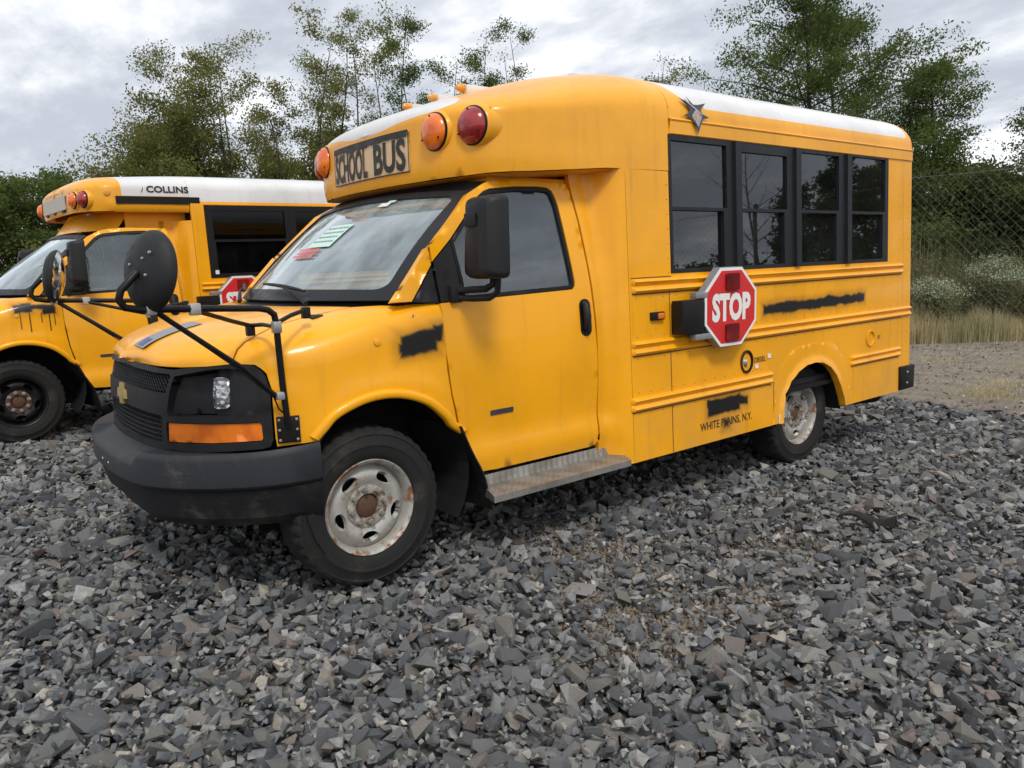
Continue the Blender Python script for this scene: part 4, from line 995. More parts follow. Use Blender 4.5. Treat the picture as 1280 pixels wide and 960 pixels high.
# star emblem above the first window
def star_s(a, b, o=.012):
    a = .27*a/.26*1.15; b = b*.78; z = 2.31+b; u = _ur(2.235+a)
    if z <= 2.26: return (2.235+a, -(body_y(z)+o+.012), z)
    wv = 2.26+2/math.pi*math.asin(min(1, ((z-2.26)/.352)**(2.6/2))); p_, n_ = nose_normal(roof, u, wv, -1); return tuple(p_+n_*o)
st = MB(); sp_ = [(0, -.15), (.022, -.075), (.055, -.035), (.10, -.02), (.052, .0), (.035, .03), (.095, .085), (.02, .062), (-.012, .06), (-.045, .125), (-.03, .062), (-.11, .10), (-.045, .028), (-.055, .0), (-.10, -.03), (-.055, -.035), (-.022, -.075)]
for i in range(len(sp_)): st.add([star_s(0, .0, .016), star_s(*sp_[i], .016), star_s(*sp_[(i+1) % len(sp_)], .016)], [(0, 1, 2)])
st.build('star_emblem', [MAT['star_dark']], bus, fix=False)
st = MB(); st.add([star_s(*q_, .019) for q_ in ((0, -.105), (.04, -.022), (0, .03), (-.04, -.022))], [(0, 1, 2, 3)]); st.add([star_s(*q_, .021) for q_ in ((-.085, .085), (-.07, .09), (.05, -.005), (.04, -.012))], [(0, 1, 2, 3)]); st.build('star_centre', [MAT['star_grey']], bus, fix=False)
st = MB(); st.add([star_s(*q_, .023) for q_ in ((0, -.045), (.014, -.022), (0, .002), (-.014, -.022))], [(0, 1, 2, 3)]); st.build('star_eye', [MAT['clearance_amber']], bus, fix=False)
# side fittings
stop_arm(bus)
fl = MB(); fl.box((1.845, -1.063, 1.135), (.11, .03, .048), .005); ml = fl.build('side_lamp', [MAT['black_metal']], bus, smooth=35)
f2 = MB(); f2.box((1.868, -1.080, 1.135), (.058, .012, .034), .004); f2.build('lamp_lens', [MAT['turn_lens']], ml, smooth=35)
fu = round_boss(bus, -1, 2.712, .772, .078, 'dark_trim', True, 'fuel_inlet')
fr_ = MB(); t_ = MB(); t_.lathe([(.075, .012), (.078, .004), (.070, -.02)], 'y', 28); fr_.add([(v[0]*.85+2.712, -(body_y(.772)+v[1]), v[2]+.772) for v in t_.v], t_.f); fr_.build('inlet_ring', [MAT['rust']], fu, smooth=40)
fc_ = MB(); fc_.tube([(2.70, -1.045, .765), (2.72, -1.06, .765)], .035, 16); fc_.build('inlet_cap', [MAT['steel_grey']], fu, smooth=40)
round_boss(bus, -1, 4.34, .782, .066, 'side_yellow', False, 'drain_port')
rr_ = MB(); rr_.box((4.915, -1.063, .858), (.055, .006, .075)); rr_.build('red_reflector', [MAT['red_lens']], bus)
def on_side(x0, z0, x1, z1, o=.0025): return lambda a, b: (x0+(x1-x0)*a, -(body_y(z0+(z1-z0)*b)+o), z0+(z1-z0)*b)
lettering('city_lettering', 'WHITE PLAINS, N.Y.', on_side(2.222, .372, 2.765, .432), MAT['text_dark'], side, bold=.012)
lettering('diesel_lettering', 'DIESEL', on_side(2.80, .755, 2.93, .79), MAT['text_dark'], side, bold=.01)
lettering('fuel_note', '87', on_side(4.46, .765, 4.50, .795), MAT['text_dark'], side)
for x0, z0, x1, z1 in ((2.945, .77, 2.985, .80), (2.80, .715, 2.84, .742), (3.06, .305, 3.094, .36)):
    d_ = MB(); f_ = on_side(x0, z0, x1, z1, .006 if x0 < 3 else .014); d_.add([f_(0, 0), f_(1, 0), f_(1, 1), f_(0, 1)], [(0, 1, 2, 3)]); d_.build('white_decal', [MAT['sticker_white']], side, fix=False)
# old adhesive left by a peeled strip
# fender badge
bg_ = MB(); f_ = lambda a, b, o=.004: (lambda q_: (q_[0], q_[1]-o, q_[2]))(door_s(.243+a*.14, 1.233+b*.03))
for cx_, w2 in ((.0, .0),):
    stp = [(.0, -.8), (.03, -.2), (.10, 0), (.04, .15), (.03, .8), (-.03, .2), (-.10, .1), (-.03, -.2)]
    bg_.add([f_(a+.1, b) for a, b in stp], [tuple(range(8))], 1)
for i in range(9): bg_.add([f_(.26+i*.08, -.45), f_(.26+i*.08+.055, -.45), f_(.26+i*.08+.06, .40), f_(.26+i*.08+.01, .40)], [(0, 1, 2, 3)])
bg_.build('fender_badge', [MAT['badge_chrome'], MAT['badge_blue']], bus, fix=False)
# hood sticker remains
def hood_s(x, y, o=.003):
    Y = float(np.interp(x, CABP.Q[:, 0], CABP.Q[:, 1])); u = CABP.u_of_x(x); H, z0, n_ = float(cab_H0(x)), float(cab_zs(u)), float(cab_n(u))
    return (x, y, z0+(H-z0)*(1-min(1, abs(y)/Y)**n_)**(1/n_)+o)
hs = MB(); hs.grid(lambda a, b: hood_s(-.725+.26*a, -.24+.17*b-.05*a), 10, 4); hs.build('faded_sticker', [MAT['steel_grey']], hood, fix=False)
hs = MB(); hs.grid(lambda a, b: hood_s(-.718+.05*a, -.20+.08*b, .005), 3, 4); hs.build('sticker_mark', [MAT['badge_blue']], hood, fix=False)
# windshield stickers, inside the glass
def ws(a, b, o=-.02):
    p_ = Vector(shield(a, b)); return tuple(p_+Vector((-.5, 0, .65)).normalized()*o)
for s0, t0, s1, t1, m_ in ((-.18, .47, .12, .69, 'sticker_green'), (-.33, .86, -.22, .90, 'sticker_white'), (-.36, .90, -.28, .925, 'sticker_green')):
    d_ = MB(); d_.grid(lambda a, b: ws(s0+(s1-s0)*a, t0+(t1-t0)*b, -.004), 4, 4); stk = d_.build('windshield_sticker', [MAT[m_]], wshield, fix=False)
    if m_ == 'sticker_green' and t0 < .8:
        for r_ in range(3):
            rl = MB(); z_ = -.16-.14*r_
            for q_ in range(9):
                c_ = -.22+q_*.105+.03*(r_ % 2); f_ = lambda a, b: ws(s0+(s1-s0)*(1-a), t0+(t1-t0)*b, -.001); rl.add([f_(c_, z_), f_(c_+.085, z_), f_(c_+.085, z_+.10), f_(c_, z_+.10)], [(0, 1, 2, 3)])
            rl.build('red_print', [MAT['sticker_red']], stk, fix=False, kind='stuff')
        ln_ = MB(); random.seed(2)
        for r_ in range(4):
            c_ = .06
            while c_ < .9:
                w3 = random.uniform(.05, .14); z_ = .82-.2*r_; f_ = lambda a, b: ws(s0+(s1-s0)*(1-a), t0+(t1-t0)*b, -.001); ln_.add([f_(c_, z_), f_(min(.94, c_+w3), z_), f_(min(.94, c_+w3), z_+.05), f_(c_, z_+.05)], [(0, 1, 2, 3)]); c_ += w3+.03
        ln_.build('sticker_print', [MAT['star_grey']], stk, fix=False, kind='stuff')
# step board, mud flap
sp2 = MB(); sp2.add([(.56, -1.15, .345), (1.525, -1.15, .345), (1.60, -.985, .352), (.62, -.985, .352), (.62, -.975, .405), (1.46, -.975, .405), (.56, -1.15, .312), (1.525, -1.15, .312), (1.60, -.985, .30), (.62, -.985, .30)], [(0, 1, 2, 3), (3, 2, 5, 4), (0, 6, 7, 1), (1, 7, 8, 2), (6, 9, 8, 7), (0, 3, 9, 6)])
sp2.build('step_board', [MAT['tread_plate']], bus)
for sd in (-1, 1):
    mf = MB(); fx = lambda b: float(np.interp(b, [0, .42, .70, 1.0], [.630, .588, .520, .462]))
    for dx in (0, .008): mf.grid(lambda a, b: (fx(b)+dx+.02*math.sin(a*3.1)-.06*a, sd*(1.034-.40*a), .235+.460*b), 4, 8)
    mf.grid(lambda a, b: (fx(b)+.008*a, sd*1.034, .235+.460*b), 1, 8); mf.build('mud_flap', [MAT['black_plastic']], bus, fix=False)
rear_and_inside(bus)
zr = (.372-.02747*3.53)/.9885
for sd in (-1, 1):
    add_wheel(bus, (0, sd*.915, .3763), sd); add_wheel(bus, (3.53, sd*.925, zr), sd)
# ------------------------------------------------------------------ the second bus, further back
bus2 = empty('school_bus', (-.851, 4.897, 0.0), (0, -.034, .04), label='yellow school bus with black rims and COLLINS lettering on its white roof edge', category='bus', group='short school buses parked on the stone yard'); bus2.scale = (1.002, 1, .9885)
cab_front(bus2, [MAT['fender_yellow_dripped'], MAT['bus_yellow']])
cab_door(bus2, -1, hinge=(.44, -1.0, 0), ang=-math.radians(14)); cab_door(bus2, 1)
for sd in (-1, 1): side_mirror(bus2, sd); transition(bus2, sd, 'bus_yellow')
ROOF2P = Plan([(.655, 0), (.658, .5), (.68, .70), (.74, .87), (.84, .965), (1.02, 1.01), (1.9, 1.02), (3.0, 1.02), (5.0, 1.02)])
u2x = ROOF2P.u_of_x
r2_H0 = pchip([.655, .67, .72, .85, 1.2, 1.8, 5.0], [2.275, 2.305, 2.345, 2.40, 2.43, 2.455, 2.47])
roof2 = Nose(ROOF2P, lambda u: 2.24, r2_H0, lambda u: 2.8, lambda u, w_: float(np.interp(w_, [2.04, 2.08, 2.3], [-.03, 0, -.012])))
cap2 = panel('front_cap', roof2, [(0, 2.055), (u2x(.95), 2.055), (u2x(.95), 2.045), (u2x(1.62), 2.045), (u2x(1.62), 3.2399), (u2x(1.02), 3.22), (0, 3.2)], [MAT['cap_yellow'], MAT['white_roof']], bus2, res=.06, depth=.03, mirror=True, inside=(1.5, 0, 2.1), zones=[([(u2x(1.02), 2.195), (u2x(1.7), 2.195), (u2x(1.7), 3.3), (u2x(1.02), 3.3)], 1)])
def s2(a, b, o=.006):
    p_, n_ = nose_normal(roof2, max(abs(a), .004), b, -1 if a >= 0 else 1); return tuple(p_+n_*o)
panel('sign_board', lambda a, b: s2(a, b, .01), rrect(-.50, 2.10, .50, 2.235, .01), [MAT['letter_board']], cap2, res=.06, depth=.02, inside=(2, 0, 2))
for a in (-.36, 0, .36):
    bk = MB(); p_ = Vector(s2(a+.001, 2.075, .03)); bk.box(p_, (.06, .11, .03), .006); bk.build('sign_bracket', [MAT['dark_trim']], cap2, smooth=40)
    c_ = MB(); p_ = Vector(s2(a+.001, 2.30, .03))+Vector((.05, 0, .03)); c_.box(p_, (.05, .10, .04), .012); c_.build('clearance_lamp', [MAT['clearance_amber']], cap2, smooth=40)
for sd in (-1, 1):
    warning_lamp(bus2, roof2, .715, 2.165, sd, 'amber_lens', .5, .07); warning_lamp(bus2, roof2, .865, 2.165, sd, 'red_lens', .5, .07)
p_, n_ = nose_normal(roof2, u2x(.90), 2.22, -1); kn = MB(); t_ = MB(); t_.lathe([(.03, 0), (.026, .008), (.0005, .012)], 'z', 16); R = orient(n_); kn.add([R @ Vector(v)+p_ for v in t_.v], t_.f); kn.build('cap_marker', [MAT['clearance_amber']], cap2, smooth=40)
nk = MB(); nk.grid(lambda a, b: (.76+.06*b+.30*abs(2*a-1)**3-.08*(1-b), (2*a-1)*(.86-.02*b), 1.885+.185*b), 24, 4); nk.grid(lambda a, b: (1.06+.56*a, -.86, 1.885+.185*b), 4, 2); nk.grid(lambda a, b: (1.06+.56*a, .86, 1.885+.185*b), 4, 2); nk.build('cap_neck', [MAT['cap_yellow']], bus2, smooth=50, fix=False)
sf = MB(); sf.box((1.25, 0, 2.070), (.72, 1.90, .02)); sf.build('cap_soffit', [MAT['cap_yellow']], bus2)
panel('roof', roof2, [(u2x(1.623), 2.12), (u2x(5.0), 2.12), (u2x(5.0), 3.2399), (u2x(1.623), 3.2399)], [MAT['bus_yellow'], MAT['white_roof']], bus2, res=.10, depth=.02, mirror=True, inside=(None, 0, 1.5), zones=[([(u2x(1.6), 2.15), (u2x(5.1), 2.15), (u2x(5.1), 3.3), (u2x(1.6), 3.3)], 1)])
sp3 = MB(); sp3.prism([(.965, 2.12), (1.72, 2.12), (1.72, 2.19), (.965, 2.19)], lambda a, b, d: (a, roof2(u2x(a), 2.2, -1)[1]-d, b), .002, .016); sp3.build('black_stripe', [MAT['dark_trim']], bus2)
def r2w(z, x): return 2.24+2/math.pi*math.asin(min(1, (max(0, (z-2.24))/(float(r2_H0(x))-2.24))**1.4)) if z > 2.24 else z
def coll(a, b):
    x = 1.24+.385*a; z = 2.228+.062*b; p_, n_ = nose_normal(roof2, u2x(x), r2w(z, x), -1); return tuple(p_+n_*.006)
lettering('collins_lettering', 'COLLINS', coll, MAT['sign_black'], bus2, bold=.03)
mk_ = MB(); mk_.add([coll(-.13, -.1), coll(-.10, .1), coll(-.06, .9), coll(-.09, .6)], [(0, 1, 2, 3)]); mk_.build('roof_mark', [MAT['sign_black']], bus2, fix=False)
for sd in (-1, 1):
    S = lambda a, b: body_s(a, b, sd)
    sp4 = panel('side_panel', S, [(1.626, .295), (1.626, 2.13), (4.99, 2.13), (4.99, .297), (3.93, .297), (3.80, .56), (3.51, .688), (3.22, .56), (3.096, .297)], [MAT['bus_yellow']], bus2, holes=[[(1.75, 1.392), (4.40, 1.392), (4.40, 2.118), (1.75, 2.118)]], res=.15, depth=.03)
    for z0, z1 in ((1.272, 1.352), (.918, 1.0)): rub_rail(sp4, sd, 1.645, 4.99, z0, z1, 'bus_yellow')
    for i in range(3):
        x0, x1 = 1.752+.882*i, 1.750+.882*(i+1)
        So = lambda o: (lambda a, b: (lambda p: (p[0], p[1]-sd*o, p[2]))(body_s(a, b, sd)))
        fr2 = panel('window', S, [(x0, 1.394), (x1, 1.394), (x1, 2.116), (x0, 2.116)], [MAT['dark_trim']], bus2, holes=[[(x0+.07, 1.775), (x1-.05, 1.775), (x1-.05, 2.06), (x0+.07, 2.06)], [(x0+.08, 1.435), (x1-.06, 1.435), (x1-.06, 1.75), (x0+.08, 1.75)]], res=.15, depth=.03, off=.006, smooth=False)
        panel('pane', So(.012), [(x0+.06, 1.765), (x1-.04, 1.765), (x1-.04, 2.07), (x0+.06, 2.07)], [MAT['dark_glass']], fr2, res=.2, depth=0)
        panel('pane', So(.018), [(x0+.07, 1.425), (x1-.05, 1.425), (x1-.05, 1.76), (x0+.07, 1.76)], [MAT['dark_glass']], fr2, res=.2, depth=0)
d_ = MB(); d_.add([(a, -(body_y(1.46)+.012), b) for a, b in ((1.795, 1.43), (1.832, 1.43), (1.832, 1.47), (1.795, 1.47))], [(0, 1, 2, 3)]); d_.build('window_decal', [MAT['sticker_white']], bus2, fix=False)
stop_arm(bus2, -1, (2.02, 1.165, 1.16)); rear_and_inside(bus2, seats=False)
for sd in (-1, 1):
    add_wheel(bus2, (0, sd*.915, .3763), sd, dark=True); add_wheel(bus2, (3.53, sd*.925, .25), sd, dark=True)
    mf = MB(); fx = lambda b: float(np.interp(b, [0, .42, .70, 1.0], [.630, .588, .520, .462]))
    for dx in (0, .008): mf.grid(lambda a, b: (fx(b)+dx-.06*a, sd*(1.025-.40*a), .235+.445*b), 4, 8)
    mf.grid(lambda a, b: (fx(b)+.008*a, sd*1.025, .235+.445*b), 1, 8); mf.build('mud_flap', [MAT['black_plastic']], bus2, fix=False)
# ------------------------------------------------------------------ ground
FH = Vector((math.sin(YAW), math.cos(YAW), 0)); RH = Vector((math.cos(YAW), -math.sin(YAW), 0))
def bearing(px_, depth):
    """ground point at a compass bearing (given as a column of the 1280-wide view) and a distance ahead"""
    p_ = CAM+FH*depth+RH*((px_-640)/FPX*depth); return Vector((p_.x, p_.y, 0))
rng = np.random.default_rng(11)
def gz(x, y):
    v = mnoise.noise(Vector((x*.55, y*.55, 3.1)))*.030+mnoise.noise(Vector((x*1.7, y*1.7, 7.7)))*.016
    return v-.012
def sheet(name, xs, ys, zf, mat, **tags):
    mb = MB(); nx, ny = len(xs), len(ys); mb.add([(x, y, zf(x, y)) for x in xs for y in ys], [(i*ny+j, (i+1)*ny+j, (i+1)*ny+j+1, i*ny+j+1) for i in range(nx-1) for j in range(ny-1)])
    return mb.build(name, [MAT[mat]], smooth=180, fix=True, **tags)
far = np.concatenate([np.linspace(-400, -30, 8), np.linspace(-28, 34, 63), np.linspace(40, 400, 8)])
sheet('ground', far, far, lambda x, y: -.10+mnoise.noise(Vector((x*.35, y*.35, 0)))*.05*(1 if abs(x) < 40 and abs(y) < 40 else 0)+(.05 if x > 7.0 else 0), 'ground_soil', kind='structure')
def edge_x(y): return 6.75+.25*mnoise.noise(Vector((y*.5, 0, 2)))
gxs = np.linspace(-14, 7.1, 120); gys = np.linspace(-9, 16, 130)
yard = sheet('gravel_yard', gxs, gys, lambda x, y: gz(x, y)-.035-max(0, x-6.5)*.10, 'gravel_bed', kind='structure')
# ------------------------------------------------------------------ crushed stone
def rock(seed):
    r = np.random.default_rng(seed); n = int(r.integers(9, 14)); P_ = r.normal(size=(n, 3)); P_ /= np.abs(P_).max(axis=1)[:, None]**.55*np.linalg.norm(P_, axis=1)[:, None]**.45
    P_ *= np.array([1, r.uniform(.60, .92), r.uniform(.40, .68)])*.5*r.uniform(.80, 1.15, size=(n, 1))
    if r.random() < .30:      # blocky broken pieces: a skewed, chipped cuboid
        P_ = np.array([(a, b, c) for a in (-1, 1) for b in (-1, 1) for c in (-1, 1)], float)*r.uniform(.55, 1.1, (8, 3)); P_ = np.delete(P_, r.integers(0, 8), 0) if r.random() < .5 else P_
        P_[:, 0] += r.normal()*.35*P_[:, 2]; P_ *= np.array([1, r.uniform(.55, .85), r.uniform(.40, .66)])*.40
    bm = bmesh.new()
    for p_ in P_: bm.verts.new(p_)
    g_ = bmesh.ops.convex_hull(bm, input=bm.verts[:]); bmesh.ops.delete(bm, geom=[e for e in g_['geom_interior'] if isinstance(e, bmesh.types.BMVert)], context='VERTS')
    bmesh.ops.recalc_face_normals(bm, faces=bm.faces); bmesh.ops.triangulate(bm, faces=bm.faces); bm.verts.index_update()
    V = np.array([v.co for v in bm.verts]); F = np.array([[v.index for v in f.verts] for f in bm.faces]); bm.free(); return V, F
ROCKS = [rock(100+i) for i in range(40)]
PATCH = [(bearing(735, 3.95), .55), (bearing(700, 3.55), .35), (bearing(800, 2.95), .38), (bearing(905, 3.3), .5), (bearing(985, 3.9), .4), (bearing(690, 4.2), .3)]
def patch(x, y):
    v = 0
    for c, r in PATCH: v = max(v, 1-math.hypot(x-c.x, y-c.y)/r)
    return v
cand = []
for lay, (d0, d1, s_) in [(l, z) for l in (0, 1) for z in ((1.5, 4.4, .049), (4.4, 6.8, .060), (6.8, 11.5, .082))]:
    n = int(26/s_); 
    gx, gy = np.meshgrid(np.arange(-11, 7.0, s_), np.arange(-6.5, 11, s_)); X = (gx+rng.uniform(-.5, .5, gx.shape)*s_*1.1).ravel(); Y = (gy+rng.uniform(-.5, .5, gy.shape)*s_*1.1).ravel()
    dx, dy = X-CAM.x, Y-CAM.y; D = dx*FH.x+dy*FH.y; L = dx*RH.x+dy*RH.y
    k = (D > d0) & (D <= d1) & (np.abs(L) < .80*D+.25)
    if lay: k &= rng.random(len(X)) < .62
    X, Y, D = X[k], Y[k], D[k]
    for x, y, d in zip(X, Y, D):
        if x > edge_x(y)+rng.normal()*.12: continue
        pk = patch(x, y)
        if pk > 0 and rng.random() < min(.70, pk*1.2): continue
        sz = s_*1.30*math.exp(rng.normal()*.32)*(1.0 if lay == 0 else .95)
        if rng.random() < .03: sz *= 1.25
        cand.append((x, y, gz(x, y)+(-.012 if lay == 0 else .020)+rng.uniform(-.008, .010), min(sz, .165), d, lay))
cand = np.array(cand); NS = len(cand)
PAL = np.array([(.062, .066, .073), (.102, .107, .114), (.145, .150, .155), (.195, .20, .202), (.16, .167, .155), (.18, .165, .146), (.27, .27, .262), (.15, .122, .112), (.31, .29, .255), (.080, .086, .098)])
PW = np.array([.12, .20, .20, .17, .09, .055, .07, .015, .015, .065])
tone = PAL[rng.choice(len(PAL), NS, p=PW/PW.sum())]*rng.uniform(.74, 1.24, (NS, 1))
# rotations: mostly lying flat, tipped at random
yaw_ = rng.uniform(0, 2*math.pi, NS); tx, ty = rng.normal(0, .42, NS), rng.normal(0, .42, NS)
def rotm(a, b, c):
    ca, sa, cb, sb_, cc, sc_ = np.cos(a), np.sin(a), np.cos(b), np.sin(b), np.cos(c), np.sin(c)
    Rz = np.zeros((len(a), 3, 3)); Rz[:, 0, 0] = ca; Rz[:, 0, 1] = -sa; Rz[:, 1, 0] = sa; Rz[:, 1, 1] = ca; Rz[:, 2, 2] = 1
    Rx = np.zeros_like(Rz); Rx[:, 0, 0] = 1; Rx[:, 1, 1] = cb; Rx[:, 1, 2] = -sb_; Rx[:, 2, 1] = sb_; Rx[:, 2, 2] = cb
    Ry = np.zeros_like(Rz); Ry[:, 1, 1] = 1; Ry[:, 0, 0] = cc; Ry[:, 0, 2] = sc_; Ry[:, 2, 0] = -sc_; Ry[:, 2, 2] = cc
    return Rx @ Ry @ Rz
ROT = rotm(yaw_, tx, ty); kind_ = rng.integers(0, len(ROCKS), NS)
# the 300 that show largest become objects of their own
dx, dy = cand[:, 0]-CAM.x, cand[:, 1]-CAM.y; Dd = dx*FH.x+dy*FH.y; Ll = dx*RH.x+dy*RH.y
vis = (np.abs(Ll)/Dd < .655) & (Dd > 2.0) & (cand[:, 5] == 1)
own = set(np.argsort(np.where(vis, -cand[:, 3]/Dd, 1))[:300].tolist())
def mesh_from(V, F, name, mat, tone=None, smooth=False):
    me = bpy.data.meshes.new(name); me.vertices.add(len(V)); me.vertices.foreach_set('co', V.astype(np.float32).ravel())
    k = F.shape[1]; me.loops.add(F.size); me.loops.foreach_set('vertex_index', F.astype(np.int32).ravel())
    me.polygons.add(len(F)); me.polygons.foreach_set('loop_start', np.arange(0, F.size, k, dtype=np.int32)); me.polygons.foreach_set('loop_total', np.full(len(F), k, np.int32))
    me.update(calc_edges=True)
    if tone is not None:
        at = me.attributes.new('tone', 'FLOAT_COLOR', 'POINT'); at.data.foreach_set('color', np.concatenate([tone, np.ones((len(tone), 1))], 1).astype(np.float32).ravel())
    me.polygons.foreach_set('use_smooth', np.full(len(F), bool(smooth)))
    me.materials.append(MAT[mat]); return me
Vs, Fs, Ts, base = [], [], [], 0
for r_ in range(len(ROCKS)):
    V, F = ROCKS[r_]; idx = np.array([i for i in np.nonzero(kind_ == r_)[0] if i not in own]); 
    P_ = np.einsum('nij,vj->nvi', ROT[idx], V)*cand[idx, 3][:, None, None]+cand[idx, None, :3]
    Vs.append(P_.reshape(-1, 3)); Fs.append((F[None]+(np.arange(len(idx))*len(V))[:, None, None]+base).reshape(-1, 3)); Ts.append(np.repeat(tone[idx], len(V), 0)); base += len(idx)*len(V)
link('loose_stones', mesh_from(np.concatenate(Vs), np.concatenate(Fs), 'loose_stones', 'stone_loose', np.concatenate(Ts)), yard, kind='stuff')
RM_ = [mesh_from(V, F, 'stone', 'stone') for V, F in ROCKS]
for i in sorted(own):
    o = bpy.data.objects.new('stone', RM_[kind_[i]]); COL.objects.link(o); o.parent = yard; o.location = cand[i, :3]; o.scale = (cand[i, 3],)*3
    o.rotation_euler = Matrix(ROT[i].tolist()).to_euler()
# chips and fines caught between the larger stones
n = 16000; D_ = 1.7+8.0*rng.random(n)**1.3; L_ = rng.uniform(-.76, .76, n)*D_; Vs, Fs, Ts, base = [], [], [], 0; ks = rng.integers(0, 40, n); ss = rng.uniform(.012, .034, n)*(.8+D_*.06)
for r_ in range(40):
    V, F = ROCKS[r_]; idx = np.nonzero(ks == r_)[0]; X = CAM.x+FH.x*D_[idx]+RH.x*L_[idx]; Y = CAM.y+FH.y*D_[idx]+RH.y*L_[idx]; ok = X < 6.7; idx, X, Y = idx[ok], X[ok], Y[ok]
    Z = np.array([gz(x, y) for x, y in zip(X, Y)])+rng.uniform(-.01, .045, len(idx)); m = len(idx); RR = rotm(rng.uniform(0, 6.28, m), rng.normal(0, .6, m), rng.normal(0, .6, m))
    P_ = np.einsum('nij,vj->nvi', RR, V)*ss[idx][:, None, None]+np.stack([X, Y, Z], 1)[:, None, :]
    Vs.append(P_.reshape(-1, 3)); Fs.append((F[None]+(np.arange(m)*len(V))[:, None, None]+base).reshape(-1, 3)); Ts.append(np.repeat(PAL[rng.choice(len(PAL), m)]*rng.uniform(.8, 1.25, (m, 1)), len(V), 0)); base += m*len(V)
link('stone_chips', mesh_from(np.concatenate(Vs), np.concatenate(Fs), 'stone_chips', 'stone_loose', np.concatenate(Ts)), yard, kind='stuff')
# fine tan grit showing between the stones
Vs, Fs, Ts, base = [], [], [], 0; n = 0
for c, r in PATCH:
    for k in range(int(1900*r*r/.15)):
        a, q_ = rng.uniform(0, 2*math.pi), r*math.sqrt(rng.random())*1.05; x, y = c.x+q_*math.cos(a), c.y+q_*math.sin(a); s_ = rng.uniform(.012, .042); V, F = ROCKS[int(rng.integers(40))]
        V = (Euler(rng.uniform(0, 6, 3)).to_matrix() @ Matrix(V.T.tolist())) if False else V @ np.array(Euler(rng.uniform(0, 6, 3)).to_matrix()).T
        Vs.append(V*s_+np.array([x, y, gz(x, y)-.03+rng.uniform(0, .014)])); Fs.append(F+base); base += len(V)
        t_ = np.array([(.20, .172, .14), (.24, .21, .175), (.15, .13, .105), (.12, .12, .12), (.12, .075, .04)])[rng.choice(5, p=[.33, .2, .25, .17, .05])]; Ts.append(np.repeat(t_[None]*rng.uniform(.8, 1.2), len(V), 0))
link('grit', mesh_from(np.concatenate(Vs), np.concatenate(Fs), 'grit', 'stone_loose', np.concatenate(Ts)), yard, kind='stuff')
# small rubble over the bare track beyond the stone
Vs, Fs, Ts, base = [], [], [], 0
for k in range(6500):
    x = rng.uniform(6.4, 16); y = rng.uniform(-6, 9); s_ = rng.uniform(.015, .06); V, F = ROCKS[int(rng.integers(40))]; V = V @ np.array(Euler(rng.uniform(0, 6, 3)).to_matrix()).T
    Vs.append(V*s_+np.array([x, y, -.045+mnoise.noise(Vector((x*.35, y*.35, 0)))*.05])); Fs.append(F+base); base += len(V); Ts.append(np.repeat(np.array((.24, .215, .185))[None]*rng.uniform(.35, 1.5), len(V), 0))
link('rubble', mesh_from(np.concatenate(Vs), np.concatenate(Fs), 'rubble', 'stone_loose', np.concatenate(Ts)), yard, kind='stuff')
# torn rubber strip on the stones
rb_ = MB(); c0 = bearing(1062, 4.25); dr_ = (bearing(1135, 4.1)-c0)
def strip(a, b, h=0): 
    p_ = c0+dr_*a+Vector((dr_.y, -dr_.x, 0))*(b-.5)*(.16+.10*a); return (p_.x, p_.y, gz(p_.x, p_.y)+.050+.03*math.sin(a*5.5+.5)+.03*a+(.03-.06*(b-.5)**2*4)*a+h)
rb_.grid(lambda a, b: strip(a, b), 16, 5); rb_.grid(lambda a, b: strip(a, b, -.012), 16, 5)
rb_.build('rubber_strip', [MAT['rubber']], smooth=50, fix=False, label='torn black rubber strip lying on the grey crushed stone', category='rubber strip')
